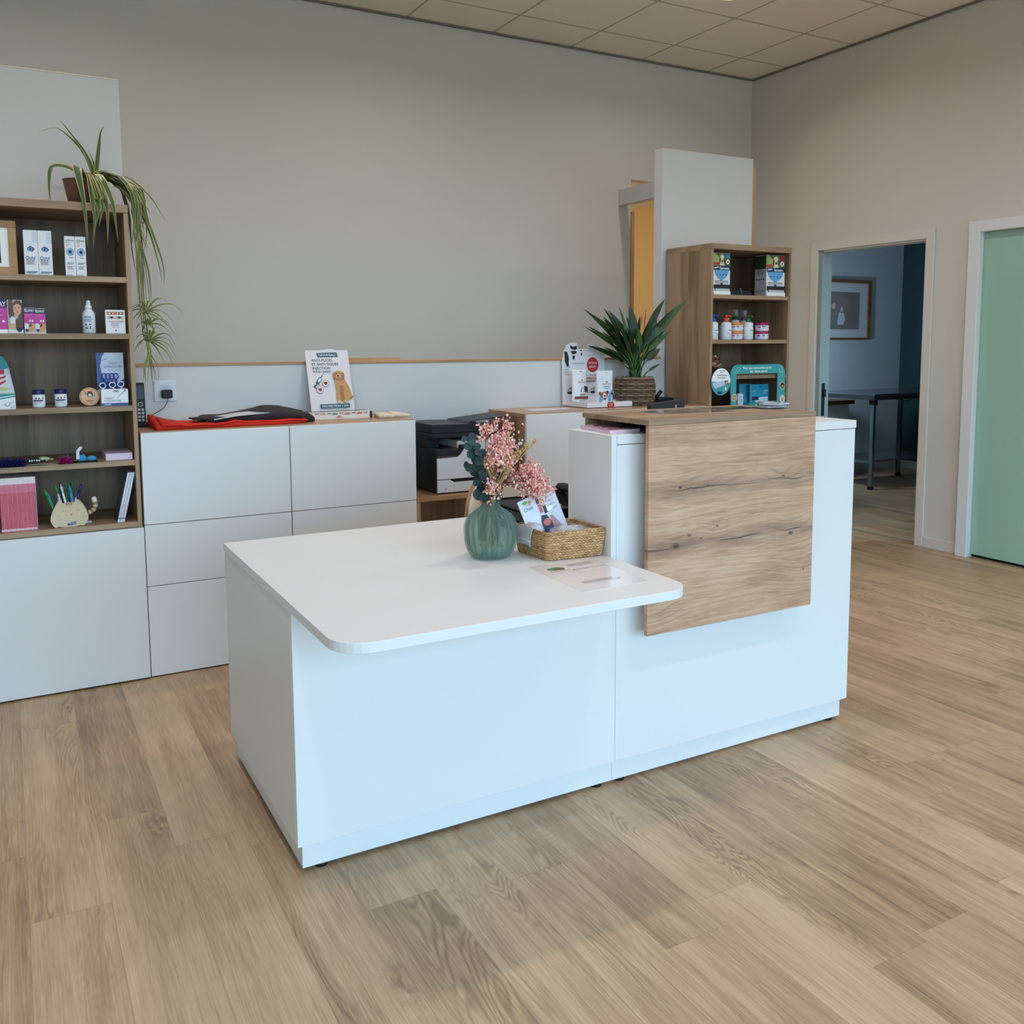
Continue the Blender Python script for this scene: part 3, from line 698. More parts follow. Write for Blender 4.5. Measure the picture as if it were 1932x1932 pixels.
t2.build('picture_side', [PW, P(176, 176, 178), P(96, 70, 58), P(222, 168, 144), P(70, 46, 40), P(190, 90, 90), P(224, 222, 222), P(210, 168, 120), PNAVY, P(200, 140, 116)], t)
# spray bottle
t = thing('spray_bottle', 'white pump spray bottle standing on the second shelf', 'bottle', (.287, 3.905, SH[1]), 0)
mb = MB().lathe([(.018, SH[1]+.0003), (.0225, SH[1]+.004), (.0225, SH[1]+.07), (.020, SH[1]+.082), (.012, SH[1]+.090), (.011, SH[1]+.094)], 28, (.287, 3.905))
mb.cyl(.287, 3.905, .0225, SH[1]+.01, .06, -140, -50).rect(.05, .75, .83, .9, 1).lines(.05, .95, .55, .75, 3, 1, .5, .3).ell(.2, .4, .12, .05, 2, 8).ell(.6, .4, .1, .05, 2, 8).rect(.15, .4, .14, .22, 2).rect(.55, .65, .12, .3, 2)
mb.build('bottle', [mat('white_plastic', (224, 230, 238), .35), P(80, 100, 140), PK], t)
MB().lathe([(.0125, SH[1]+.0935), (.0125, SH[1]+.104), (.0075, SH[1]+.108), (.0075, SH[1]+.121), (.005, SH[1]+.125)], 20, (.287, 3.905)).tube([(.287, 3.905, SH[1]+.118), (.287, 3.889, SH[1]+.1185)], .004, 8).build('pump', mat('white_cap', (238, 240, 244), .35), t)
def eyes2(mb):
    mb.rect(.07, .93, .80, .93, 1).rect(.07, .93, .62, .75, 2)
    for u in (.3, .7): mb.ell(u, .865, .12, .04, 3, 12).ell(u, .865, .05, .035, 4, 10).ell(u, .685, .13, .045, 5, 12).ell(u, .685, .06, .04, 4, 10)
    mb.rect(.15, .9, .5, .55, 6).lines(.25, .8, .3, .45, 3, 7, .3, .3).lines(.3, .7, .22, .28, 1, 8, .3, .2).ell(.5, .13, .045, .035, 9)
carton('eye_wipe_box', 'small white box printed with two pairs of eyes on the second shelf', 'box', .343, .412, 3.88, .03, SH[1]+.0002, .089, [PW, P(196, 120, 80), P(214, 196, 186), P(236, 226, 214), PK, P(140, 130, 140), P(224, 170, 150), PGRY, P(224, 150, 140), PRED], eyes2)
# shelf 3
t = thing('toothpaste_display', 'teal and white countertop display at the edge of the picture, third shelf', 'display box', (-.03, 3.9, SH[2]), 0)
mb = MB().box(-.11, .026, 3.872, 3.96, SH[2]+.0003, SH[2]+.058, 0, .0006)
mb.face((-.11, 3.872, SH[2]), (.136, 0, 0), (0, 0, .058), (0, -1, 0)).poly([(0, .62), (.6, .62), (1, .78), (1, .99), (0, .99)], 1).poly([(.4, .70), (.6, .70), (1, .88), (1, .92), (.6, .76), (.4, .76)], 0)
for u, v, r in ((.80, .36, .075), (.915, .5, .045), (.92, .2, .045)): mb.ell(u, v, r, r*2.3, 2, 16).ell(u-.005, v+.02, r*.86, r*2.0, 0, 16)
mb.poly([(.74, .34), (.77, .42), (.78, .24)], 3); mb.build('tray', [PW, PTEAL, PGRY, P(190, 170, 90)], t)
mb = MB(); o = [(-.1, SH[2]+.058), (.0255, SH[2]+.058), (.0115, SH[2]+.146), (.006, SH[2]+.168), (-.008, SH[2]+.192), (-.03, SH[2]+.198), (-.1, SH[2]+.198)]
mb.prism(o, 3.955, 3.958, 'y', 0)
mb.face((-.1, 3.955, SH[2]+.058), (.1255, 0, 0), (0, 0, .14), (0, -1, 0)).poly([(0, .62), (.78, .62), (.885, .66), (.845, .79), (.73, .955), (.56, 1), (0, 1)], 1).rect(.4, .76, .49, .61, 2).poly([(.5, .30), (.78, .40), (.8, .46), (.5, .36)], 2).poly([(.55, .16), (.78, .28), (.8, .34), (.55, .24)], 2).ell(.6, .1, .28, .05, 3, 12).poly([(.885, .66), (1, .02), (.97, .02), (.85, .64)], 4)
mb.build('back_card', [P(206, 212, 216), PTEAL, PRED, P(186, 184, 130), P(190, 206, 216)], t)
def jar_blue(x, label):
    t = thing('supplement_jar', label, 'jar', (x, 3.925, SH[2]), 0, 'blue lidded jars')
    z = SH[2]+.0003
    mb = MB().lathe([(.019, z), (.0215, z+.004), (.0215, z+.010), (.0205, z+.013), (.0205, z+.018), (.0215, z+.021), (.0205, z+.03), (.0215, z+.04), (.0218, z+.046), (.019, z+.050)], 26, (x, 3.925))
    for j in range(10):
        a0, a1 = -PI*.93+j*PI*.086, -PI*.93+(j+1)*PI*.086
        rr = .0222
        mb.add([(x+rr*math.cos(a), 3.925+rr*math.sin(a), zz) for a, zz in ((a0, z+.010), (a1, z+.010), (a1, z+.042), (a0, z+.042))], [(0, 1, 2, 3)], 1 if j > 0 else 4, True)
    mb.cyl(x, 3.925, .0223, z+.010, .032, -150, -48).rect(.1, .95, .42, .62, 2).ell(.35, .78, .1, .12, 3, 8).ell(.6, .78, .1, .12, 3, 8).ell(.9, .8, .08, .12, 5, 8).rect(.2, .8, .28, .33, 2).rect(.1, .9, .12, .16, 4)
    mb.build('jar_body', [mat('white_plastic', (224, 230, 238), .35), PWH, P(74, 84, 120), P(120, 80, 80), PBLUE, P(110, 160, 90)], t)
    MB().lathe([(.0205, z+.0502), (.0212, z+.052), (.0208, z+.064), (.019, z+.067)], 26, (x, 3.925)).build('lid', mat('navy_plastic', (16, 24, 84), .3), t)
jar_blue(.103, 'white jar with a navy lid beside the teal display')
jar_blue(.177, 'white jar with a navy lid beside the round tin')
t = thing('balm_tin', 'round wooden lidded tin standing on its edge between the jars and the blue display', 'tin', (.275, 3.9, SH[2]), 0)
mb = MB(); mb.T = Matrix.Translation((.275, 3.915, SH[2]+.0355)) @ Matrix.Rotation(PI/2-.10, 4, 'X')
mb.lathe([(.033, -.012), (.0352, -.011), (.0352, .011), (.0335, .0125)], 32); mb.face((-.0355, -.0355, .0125), (.071, 0, 0), (0, .071, 0), (0, 0, 1))
mb.ell(.5, .5, .43, .43, 1, 30).ell(.5, .5, .41, .41, 2, 30).ell(.53, .62, .15, .15, 3).ell(.53, .58, .09, .08, 4).rect(.42, .64, .72, .80, 5).ell(.33, .68, .05, .09, 6, 8).ell(.72, .56, .06, .05, 6, 8).rect(.3, .7, .27, .31, 7).rect(.36, .64, .2, .23, 7)
mb.build('tin', [P(206, 160, 124), P(150, 100, 70), P(216, 172, 138), PK, P(220, 214, 210), PRED, P(110, 150, 60), P(150, 90, 60)], t)
# tablet introducers
t = thing('pill_giver_display', 'blue and white display box with pill givers at the end of the third shelf', 'display box', (.36, 3.9, SH[2]), 0)
z = SH[2]+.0003
mb = MB().box(.314, .409, 3.873, 3.95, z, z+.064, 0, .0006)
mb.face((.314, 3.873, z), (.095, 0, 0), (0, 0, .064), (0, -1, 0)).rect(0, 1, 0, .17, 1).text('TABLET', .1, .46, .0062, 2, 'l', .034).text('INTRODUCER', .1, .31, .0062, 2, 'l', .060).line(.60, .5, .88, .9, .0016, 1).ell(.88, .92, .04, .05, 1, 10).rect(.45, .65, .83, .95, 3).rect(.1, .35, .06, .1, 4)
mb.build('tray', [PW, P(52, 84, 150), PGRY, P(150, 156, 164), PWH], t)
mb = MB().box(.308, .405, 3.948, 3.951, z+.03, z+.203, 0)
mb.face((.308, 3.948, z), (.097, 0, 0), (0, 0, .203), (0, -1, 0)).rect(0, 1, .3, 1, 1).poly([(.18, .62), (.14, .75), (.2, .9), (.32, 1), (1, 1), (1, .5), (.7, .42), (.3, .45)], 0).poly([(.15, .72), (.19, .72), (.23, .9), (.33, 1), (.30, 1), (.19, .9)], 0)
mb.line(.2, .855, .42, .885, .0018, 1).text('TABLET', .6, .80, .0075, 2, 'c', .034).text('INTRODUCER', .6, .735, .0075, 2, 'c', .062).rect(.4, .9, .66, .67, 3).rect(0, 1, .3, .42, 4)
mb.build('back_card', [P(214, 224, 238), P(66, 104, 168), P(110, 124, 150), P(170, 182, 200), P(40, 62, 120)], t)
mb = MB()
for xx in (.333, .347, .361, .375):
    mb.tube([(xx, 3.93, z+.055), (xx-.002, 3.925, z+.10)], .0045, 6)
    mb.tube([(xx-.002+.009*math.cos(a*PI/6), 3.924, z+.112+.011*math.sin(a*PI/6)) for a in range(13)], .0024, 5)
mb.build('blue_pill_givers', mat('blue_plastic', (38, 62, 160), .3), t)
mb = MB()
for xx, zz in ((.322, .078), (.356, .08), (.386, .082)):
    mb.tube([(xx+.011*math.cos(a*PI/6), 3.888, z+zz+.010*math.sin(a*PI/6)) for a in range(13)], .0022, 5).tube([(xx+.002, 3.888, z+zz-.01), (xx+.006, 3.9, z+.055)], .003, 5)
mb.build('white_pill_givers', mat('clear_plastic_white', (226, 232, 240), .25), t)
# shelf 4: cat toys
def feathers(name, label, c, col, ext, n, seed, lenr):
    rr = random.Random(seed); mb = MB()
    for k in range(n):
        a = rr.uniform(0, 2*PI); e = rr.uniform(-.25, 1.1); l = rr.uniform(*lenr)
        o = Vector((c[0]+rr.uniform(-1, 1)*ext[0], c[1]+rr.uniform(-1, 1)*ext[1], c[2]+.001+rr.uniform(0, .6)*ext[2]))
        d = Vector((math.cos(a)*math.cos(e), math.sin(a)*math.cos(e)*.7, abs(math.sin(e))*.9)); pts = [o + d*l*q_ - Vector((0, 0, .35*l*q_*q_)) for q_ in (0, .35, .7, 1)]
        for p in pts: p.z = max(p.z, c[2]+.0008)
        mb.leaf(pts, .0024, 0, fold=.05)
    o = mb.build(name, [mat('feather_%s' % name, col, .8, var=.25, vscale=60)], None, c)
    return tag(o, label, 'cat toy')
feathers('feather_toy', 'fluffy navy blue feather toy on the fourth shelf at the edge of the picture', (-.012, 3.877, SH[3]), (30, 24, 112), (.05, .02, .035), 900, 3, (.018, .036))
feathers('pink_feather_toy', 'magenta feather tuft hanging over the edge of the fourth shelf', (.178, 3.868, SH[3]), (196, 30, 134), (.017, .012, .034), 520, 5, (.012, .024))
feathers('teal_feather_tip', 'small teal and green feather tuft behind the magenta one', (.19, 3.915, SH[3]), (44, 110, 110), (.014, .01, .03), 90, 7, (.01, .03))
tag(MB().slab(lambda u, v: (.045+.11*u, 3.864+.09*v, SH[3]+.0035+.002*math.sin(u*5)), 6, 4, .0018).build('toy_card', [mat('grey_card', (150, 138, 124), .7, var=.08, vscale=40)], None, (.1, 3.9, SH[3])), 'grey cardboard backing card lying under the fish toy', 'card')
def fish(name, label, c, col, col2, L, rz):
    mb = MB(); mb.T = Matrix.Translation(c) @ Matrix.Rotation(rz, 4, 'Z')
    mb.blob((0, 0, .011), .011, 0, 14, 8, (L/.022, 1.1, .95))
    for k in range(5): mb.blob((-L*.32+L*.16*k, -.0098, .0125), .0038, 1, 8, 5, (1, .5, 1))
    mb.prism([(L*.45, 0), (L*.75, .012), (L*.75, -.012)], .006, .012, 'z', 0)
    return tag(mb.build(name, [mat('fish_'+name, col, .35, var=.2, vscale=90), col2], None, c), label, 'cat toy')
fish('fish_toy', 'black and silver patterned fish cat toy on the fourth shelf', (.075, 3.885, SH[3]+.0055), (46, 46, 52), P(206, 212, 222, .3), .05, .1)
fish('green_fish_toy', 'pale green cat toy behind the patterned fish', (.108, 3.925, SH[3]+.0055), (150, 186, 120), P(210, 226, 180), .042, .3)
t = thing('plush_mouse', 'bright blue plush mouse with a white tag on the fourth shelf', 'cat toy', (.25, 3.89, SH[3]), 0)
mb = MB(); z = SH[3]+.0035
mb.blob((.235, 3.888, z+.012), .012, 0, 14, 8, (1.5, 1.1, 1)).blob((.27, 3.89, z+.010), .010, 0, 14, 8, (1.7, 1.1, 1)).blob((.232, 3.88, z+.022), .005, 0, 8, 5, (1, .5, 1)).blob((.243, 3.895, z+.022), .005, 0, 8, 5, (1, .5, 1))
mb.build('plush_body', mat('blue_plush', (42, 150, 206), .9, bump=(260, .6, .001), sheen=.4), t)
MB().prism([(.216, z+.012), (.227, z+.012), (.227, z+.040), (.240, z+.056), (.230, z+.060), (.217, z+.044)], 3.8665, 3.8671, 'y').build('tag', P(220, 216, 222), t)
tag(MB().slab(lambda u, v: (.206+.085*u, 3.868+.05*v, SH[3]+.0022), 4, 2, .002).build('black_card', [mat('black_card', (22, 20, 24), .5)], None, (.25, 3.89, SH[3])), 'black backing card under the blue plush mouse', 'card')
t = thing('pink_box', 'flat pale pink box lying at the end of the fourth shelf', 'box', (.367, 3.98, SH[3]), 0)
MB().box(.3195, .4155, 3.885, 4.06, SH[3]+.0003, SH[3]+.026, 0, .001).build('carton', P(226, 204, 224, .4), t)
MB().box(.3185, .4165, 3.884, 4.061, SH[3]+.0262, SH[3]+.0275, 0).build('lid', P(206, 186, 206, .3), t)
# shelf 5: magazines, pen holder, leaning books
def magazine_bm():
    mb = MB(); w = .0050
    mb.box(0, w, 3.872, 4.06, SH[4]+.0003, SH[4]+.203, 0, .0004)
    mb.face((0, 3.872, SH[4]), (w, 0, 0), (0, 0, .203), (0, -1, 0)).rect(.04, .80, .0, .88, 1).rect(.04, .80, .72, .88, 2).rect(.04, .80, .02, .06, 3)
    return mb
m0 = None
for k in range(23):
    x = .0738-.0051*(k+1)
    lab = 'thin red spined magazine standing in the tight row beside the cat shaped pen holder'
    if m0 is None:
        m0 = magazine_bm(); m0.T = None
        o = m0.build('magazine', [P(232, 222, 226, .4), P(196, 26, 66, .4), P(214, 84, 116, .4), P(238, 200, 210)], None, (0, 0, 0))
        tag(o, lab, 'magazine', 'red magazines on the bottom shelf'); o.location = (x, 0, 0)
        # move origin to the base of the magazine
        for v in o.data.vertices: v.co -= Vector((0, 3.872, SH[4]))
        o.location = (x, 3.872, SH[4]); m0 = o
    else:
        c = m0.copy(); COL.objects.link(c); c.location = (x, 3.872+.002*((k*7) % 3), SH[4])
tag(MB().box(.0745, .0765, 3.886, 4.07, SH[4]+.0003, SH[4]+.205).build('magazine_cover', P(120, 124, 132, .3), None, (.075, 3.97, SH[4])), 'grey glossy cover leaning against the end of the red magazine row', 'magazine')
# cat pen holder
M_ply = wood('birch_ply', [(.3, (206, 188, 156)), (.7, (226, 210, 180)), (.9, (234, 220, 194))], 'x', 2, .5, .6)
t = thing('cat_pen_holder', 'cat shaped wooden pen holder with a striped tail on the bottom shelf', 'pen holder', (.19, 3.9, SH[4]), 0)
def cat_outline(x0, z0, sx, sz):
    pts = [(.12, 0), (.2, .03), (.28, .02), (.3, 0), (.7, 0), (.74, .03), (.8, .02), (.86, .0), (.9, .05), (.96, .13), (1.0, .26), (.99, .40), (.93, .60), (.82, .82), (.70, 1.0), (.665, .985), (.655, .86), (.5, .875), (.34, .855), (.30, .985), (.26, 1.0), (.16, .82), (.06, .58), (.01, .40), (0, .26), (.04, .12), (.08, .05)]
    return [(x0+p[0]*sx, z0+p[1]*sz) for p in pts]
z = SH[4]+.0003
cx0, cw, chh = .118, .130, .108
mb = MB().prism(cat_outline(cx0, z, cw, chh), 3.878, 3.882, 'y')
mb.face((cx0, 3.878, z), (cw, 0, 0), (0, 0, chh), (0, -1, 0))
for u in (.44, .50, .56): mb.poly([(u-.022, .86), (u+.022, .86), (u+.022, .79), (u, .76), (u-.022, .79)], 1)
for u in (.37, .73):
    mb.poly([(u-.065, .555), (u-.04, .585), (u, .60), (u+.04, .585), (u+.065, .555), (u+.04, .572), (u, .583), (u-.04, .572)], 1)
mb.poly([(.51, .455), (.585, .455), (.56, .42), (.535, .42)], 1).line(.55, .42, .55, .37, .0008, 1)
for a, b_, c, d in ((.14, .44, .24, .43), (.16, .36, .27, .38), (.22, .27, .3, .32), (.98, .46, .88, .44), (.98, .38, .86, .39), (.95, .29, .85, .35)): mb.line(a, b_, c, d, .0007, 2)
mb.poly([(.44, .06), (.665, .10), (.67, .18), (.445, .14)], 3).lines(.47, .64, .105, .135, 1, 4, .3, .1)
mb.build('front_board', [M_ply, P(170, 120, 78), P(150, 130, 110), P(46, 96, 150), PWH], t)
MB().prism(cat_outline(cx0+.004, z, cw, chh*.98), 3.926, 3.930, 'y').build('back_board', M_ply, t)
mb = MB().box(cx0+.012, cx0+cw-.012, 3.8822, 3.9258, z+.004, z+.008).box(cx0+.012, cx0+.016, 3.8822, 3.9258, z+.008, z+.06).box(cx0+cw-.016, cx0+cw-.012, 3.8822, 3.9258, z+.008, z+.06)
mb.build('pen_tray', M_ply, t)
tl = [(.243, .042), (.258, .047), (.270, .056), (.276, .070), (.2745, .086), (.272, .096)]
mb = MB()
for k in range(24):
    f = k/23*(len(tl)-1); i = min(int(f), len(tl)-2); q_ = f-i
    px, pz = tl[i][0]*(1-q_)+tl[i+1][0]*q_, tl[i][1]*(1-q_)+tl[i+1][1]*q_
    if k: mb.tube([(lx, 3.905, z+lz), (px, 3.905, z+pz)], .0085+.002*k/24, 10, 1 if (k % 5 in (1, 2, 3) and k < 19) else 0)
    lx, lz = px, pz
mb.blob((lx, 3.905, z+lz), .0103, 0, 10, 6)
mb.build('striped_tail', [P(222, 214, 200), P(164, 120, 84)], t)
pens = [(.128, .088, .024, 'green', (30, 140, 70), 'silver'), (.132, .076, .02, 'light blue', (40, 150, 200), 'short'), (.158, .102, .017, 'green topped white', (34, 146, 76), 'white'), (.168, .108, .012, 'black', (20, 20, 24), 'tall'),
        (.174, .104, .015, 'white', (214, 220, 228), 'white'), (.178, .108, .0, 'dark green', (30, 96, 58), 'tall'), (.190, .108, -.004, 'black and gold', (44, 38, 30), 'thin'), (.196, .112, -.002, 'bright green', (36, 132, 66), 'tall'),
        (.197, .100, .008, 'sky blue', (30, 142, 196), 'wide'), (.209, .102, -.022, 'navy', (26, 34, 110), 'silver'), (.148, .078, .0, 'grey', (110, 116, 122), 'short')]
for i, (px, pz, tilt, nm, col, kind) in enumerate(pens):
    t = thing('pen', nm + ' pen sticking out of the cat shaped holder', 'pen', (px, 3.9, z+.01), 0, 'pens in the cat holder')
    pz += .047; y_ = 3.893+.006*(i % 4); a = Vector((px+tilt*.9, y_, z+.009)); b_ = Vector((px-tilt, y_, z+pz+.012)); d = b_-a
    MB().tube([a, a+d*.80], (.0052 if kind == 'wide' else .0040), 8).build('barrel', mat('pen_'+nm.replace(' ', '_'), col if kind != 'white' else (226, 230, 236), .3), t)
    MB().tube([a+d*.795, a+d*.95], .0043, 8).tube([a+d*.95, b_], .0020, 6).build('cap', mat('pen_cap_'+nm.replace(' ', '_'), col, .3), t)
tag(MB().box(.238, .262, 3.93, 3.96, SH[4]+.0003, SH[4]+.006).build('white_clip', P(200, 204, 210), None, (.25, 3.945, SH[4])), 'small white plastic piece lying behind the cat holder', 'clip')
for k in range(3):
    t = thing('booklet', ('innermost', 'middle', 'outermost')[k] + ' of the three white booklets leaning in the corner of the bottom shelf', 'book', (.352+.0085*k, 3.88, SH[4]), 0, 'leaning white booklets')
    mb = MB(); mb.T = Matrix.Translation((.3485+.0092*k, 3.876, SH[4]+.0018)) @ Matrix.Rotation(.232, 4, 'Y')
    mb.box(0, .0078, 0, .14, 0, .198, 0, .0004); mb.face((0, 0, 0), (.0078, 0, 0), (0, 0, .198), (0, -1, 0)).rect(0, 1, .07, .09, 1).lines(.3, .8, .1, .35, 16, 2, .4, .2, k)
    mb.build('pages', [P(214, 222, 234), P(40, 100, 100), P(190, 150, 160)], t)
    m2 = MB(); m2.T = mb.T; m2.box(-.0006, -.0001, 0, .14, 0, .198); m2.build('cover', P(70, 66, 80, .3), t)
# ------------------------------------------------------------------ worktop by the bookcase
TZ = .9902
t = thing('cordless_phone', 'black cordless phone standing in its cradle beside the bookcase', 'phone', (.475, 4.15, TZ), 0)
mb = MB(); mb.T = Matrix.Translation((.476, 4.135, TZ+.012)) @ Matrix.Rotation(-.10, 4, 'X')
mb.box(-.026, .026, 0, .022, 0, .172, 0, .004); mb.face((-.026, 0, 0), (.052, 0, 0), (0, 0, .172), (0, -1, 0)).rect(.08, .92, .60, .93, 1).ell(.62, .47, .2, .06, 2).ell(.62, .47, .13, .04, 0)
for r in range(4):
    for c in range(3): mb.rect(.12+.28*c, .32+.28*c, .06+.085*r, .115+.085*r, 2)
mb.build('handset', [M_black, P(12, 14, 17, .35), P(170, 172, 176, .4)], t)
MB().box(.447, .507, 4.115, 4.185, TZ, TZ+.018, 0, .004).build('cradle', M_black, t)
t = thing('wall_socket', 'white double wall socket on the partition with a black charger plugged in', 'socket', (.598, PY, 1.13), 0)
mb = MB().box(.5525, .6435, PY-.009, PY-.0002, 1.086, 1.175, 0, .002)
mb.face((.5525, PY-.009, 1.086), (.091, 0, 0), (0, 0, .089), (0, -1, 0)).rect(.27, .78, .25, .78, 1).ell(.53, .52, .23, .235, 2, 24)
mb.build('plate', [mat('socket_white', (222, 222, 226), .35), P(214, 214, 220, .3), P(196, 198, 206, .4)], t)
t = thing('phone_charger', 'black plug charger in the wall socket, its cable running to the cordless phone', 'charger', (.60, PY-.03, 1.12), 0)
MB().box(.580, .623, PY-.043, PY-.0105, 1.100, 1.136, 0, .004).build('plug', M_black, t)
cpts = [(.604, PY-.038, 1.101), (.600, PY-.04, 1.085), (.584, PY-.06, 1.062), (.560, PY-.075, 1.048), (.535, PY-.085, 1.036), (.508, PY-.085, 1.016)]
MB().tube(cpts, .0016, 6).build('cable', M_black, t)
# red cloth and dark towels
def fold_noise(x, y, s, a): return a*mnoise.noise((x*s, y*s, 3.1))
M_red = mat('red_cotton', (206, 40, 16), .85, bump=(420, .5, .0008), var=.06, vscale=30)
M_towel = mat('charcoal_towel', (52, 44, 46), .95, bump=(500, .9, .0015), var=.14, vscale=60)
t = thing('red_cloth', 'folded bright red cloth laid along the worktop under the dark towel', 'cloth', (.82, 4.03, TZ), 0)
def redf(u, v):
    x = .505+.625*u+.012*(1-v)*(.5-u); y = 3.905+.22*v
    h = .012+.006*(v)+fold_noise(x, y, 9, .005)+.006*math.exp(-((u-.52)/.04)**2)
    if u < .16: h += (.16-u)/.16*(.034*v)*max(0, 1-abs(u-.03)*4)+.004
    y += .012*math.sin(u*7)*(1-v)*.5 + (.035*u*(1-v))
    return (x, y, TZ+max(.006, h))
MB().slab(redf, 44, 14, lambda u, v: max(.004, redf(u, v)[2]-TZ-.0006)).build('cloth_body', M_red, t)
def redf2(u, v):
    x = .53+.60*u; y = 3.902+.15*v+.035*u*(1-v); return (x, y, redf(max(0, (x-.505)/.625), (y-3.905)/.22 if y > 3.905 else 0)[2]+.005+.001*math.sin(u*30))
MB().slab(redf2, 40, 8, .0045).build('top_fold', M_red, t)
t = thing('charcoal_towel', 'rumpled charcoal towel folded on top of the red cloth', 'towel', (.95, 4.08, TZ+.02), 0)
def towf(u, v):
    x = .70+.475*u; y = 3.965+.20*v
    h = .034+.036*math.exp(-((u-.66)/.27)**2)*(.35+.65*v)+fold_noise(x, y, 14, .005)
    e = min(u, 1-u, .5); h -= .018*max(0, 1-e/.05); y += .02*u*(1-v)
    return (x, y, TZ+h)
def towth(u, v):
    p = towf(u, v); return max(.006, p[2]-(redf(min(1, max(0, (p[0]-.505)/.625)), min(1, max(0, (p[1]-3.905)/.22)))[2]+.007) - .0) if p[0] < 1.12 else max(.006, p[2]-TZ-.002)
MB().slab(towf, 40, 14, towth).build('towel_body', M_towel, t)
MB().slab(lambda u, v: (.66+.14*u, 3.965+.10*v, redf2(.5, .5)[2]+.010+.002*math.sin(u*9+v*4)), 14, 6, .007).build('loose_end', M_towel, t)
tag(MB().slab(lambda u, v: (.735+.31*u+.03*v, 3.925+.08*u+.135*v, TZ+.038+.012*u+.006*v-.012*max(0, .3-u)*2), 10, 6, .0007).face((.8, 3.98, TZ+.0445), (.06, .02, 0), (-.01, .05, 0), (0, 0, 1)).build('paper_sheet', [P(196, 200, 204, .5), P(120, 130, 140)], None, (.9, 4.0, TZ+.03)), 'white sheet of paper lying across the charcoal towel', 'paper')
# flea treatment leaflet tray
t = thing('leaflet_tray', 'low clear tray with a strip of dog icons in front of the flea treatment sign', 'display tray', (1.31, 4.1, TZ), 0)
mb = MB().box(1.160, 1.462, 4.078, 4.081, TZ, TZ+.034)
mb.face((1.160, 4.078, TZ), (.302, 0, 0), (0, 0, .034), (0, -1, 0))
for k, c in enumerate((1, 1, 2, 3, 3)):
    u = .03+.19*k; mb.rect(u, u+.085, .60, .74, c).rect(u+.01, u+.075, .80, .88, 4)
    mb.poly([(u+.11, .82), (u+.15, .80), (u+.165, .88), (u+.16, .62), (u+.15, .72), (u+.125, .72), (u+.118, .62)], 5).line(u+.177, .5, u+.186, .95, .0006, 5)
mb.rect(.46, .56, .2, .3, 6).ell(.51, .40, .012, .09, 6, 10)
mb.build('strip', [P(236, 228, 216, .4), P(224, 170, 90), P(80, 130, 120), P(196, 60, 60), P(170, 140, 130), P(70, 60, 60), P(206, 70, 60)], t)
MB().box(1.162, 1.475, 4.0815, 4.19, TZ, TZ+.030, 0, .001).build('tray_body', mat('smoke_black', (24, 24, 28), .25), t)
# sign
t = thing('sign_holder', 'upright sign about flea and tick injections for dogs, leaning on the partition', 'sign', (1.31, 4.16, TZ+.031), 0)
sg = MB(); sg.T = Matrix.Translation((1.212, 4.1585, TZ+.0315)) @ Matrix.Rotation(-.30, 4, 'X')
SW, SHH = .205, .292
sg.box(0, SW, 0, .003, 0, SHH)
sg.face((0, 0, 0), (SW, 0, 0), (0, 0, SHH), (0, -1, 0))
TE, RD, GD = 1, 2, 3
sg.poly([(.255, .955), (.735, .965), (.75, .885), (.275, .880)], TE).text('NOUVEAU', .505, .921, .0105, 4, 'c', .079)
sg.text('ANTI-PUCES', .12, .835, .0122, TE, 'l', .100).text('ET ANTI-TIQUES', .125, .770, .0122, TE, 'l', .126).text('INJECTION', .13, .703, .0122, 5, 'l', .084).text('POUR CHIENS', .14, .645, .0102, 5, 'l', .083)
sg.poly([(.10, .40), (.17, .36), (.18, .372), (.15, .39), (.17, .42), (.14, .44), (.12, .412)], TE).line(.145, .405, .215, .468, .006, TE).line(.17, .46, .25, .42, .003, TE).line(.20, .455, .295, .54, .017, TE).line(.228, .475, .292, .535, .011, 6).line(.295, .545, .335, .585, .004, TE).line(.33, .58, .41, .63, .001, TE)
for u, v in ((.39, .45), (.245, .345)):
    sg.ell(u, v, .085, .058, RD, 26).ell(u, v, .077, .052, 0, 26).ell(u, v+.006, .044, .02, 7, 14).ell(u, v-.012, .02, .018, 7, 8).line(u-.055, v+.038, u+.055, v-.038, .0013, RD)
# the dog
D = lambda pts, c: sg.poly(pts, c)
D([(.60, .53), (.66, .56), (.82, .55), (.845, .50), (.88, .44), (.93, .37), (.965, .27), (.955, .18), (.90, .165), (.80, .15), (.63, .15), (.60, .20), (.625, .30), (.61, .42)], GD)
sg.ell(.90, .215, .07, .05, GD, 14).line(.92, .18, .99, .225, .008, 8)
for u in (.665, .825): sg.rect(u-.04, u+.035, .15, .40, 3).ell(u-.005, .145, .055, .022, 9, 12)
D([(.705, .40), (.785, .40), (.775, .16), (.71, .16)], 8)
sg.ell(.705, .575, .105, .078, GD, 20).ell(.61, .565, .038, .062, 8, 14).ell(.80, .56, .042, .066, 8, 14).ell(.70, .55, .06, .048, 9, 14)
sg.ell(.69, .566, .026, .016, 10, 10).ell(.655, .604, .011, .008, 10, 8).ell(.74, .604, .011, .008, 10, 8).ell(.70, .525, .035, .016, 10, 10).ell(.70, .515, .026, .022, 11, 10)
sg.rect(.20, .885, .035, .105, TE).text('PROTECTION 1 AN', .545, .070, .0100, 4, 'c', .122)
sp = mat('sign_paper', (226, 220, 222), .35, coat=1.0)
def SPm(r, g, b): return mat('sign_%d_%d_%d' % (r, g, b), (r, g, b), .35, coat=1.0)
sg.build('poster', [sp, SPm(38, 84, 104), SPm(186, 60, 66), SPm(198, 146, 90), SPm(226, 232, 236), SPm(70, 100, 116), SPm(214, 226, 230), SPm(84, 44, 46), SPm(164, 112, 68), SPm(216, 174, 122), SPm(44, 30, 28), SPm(206, 120, 122)], t)
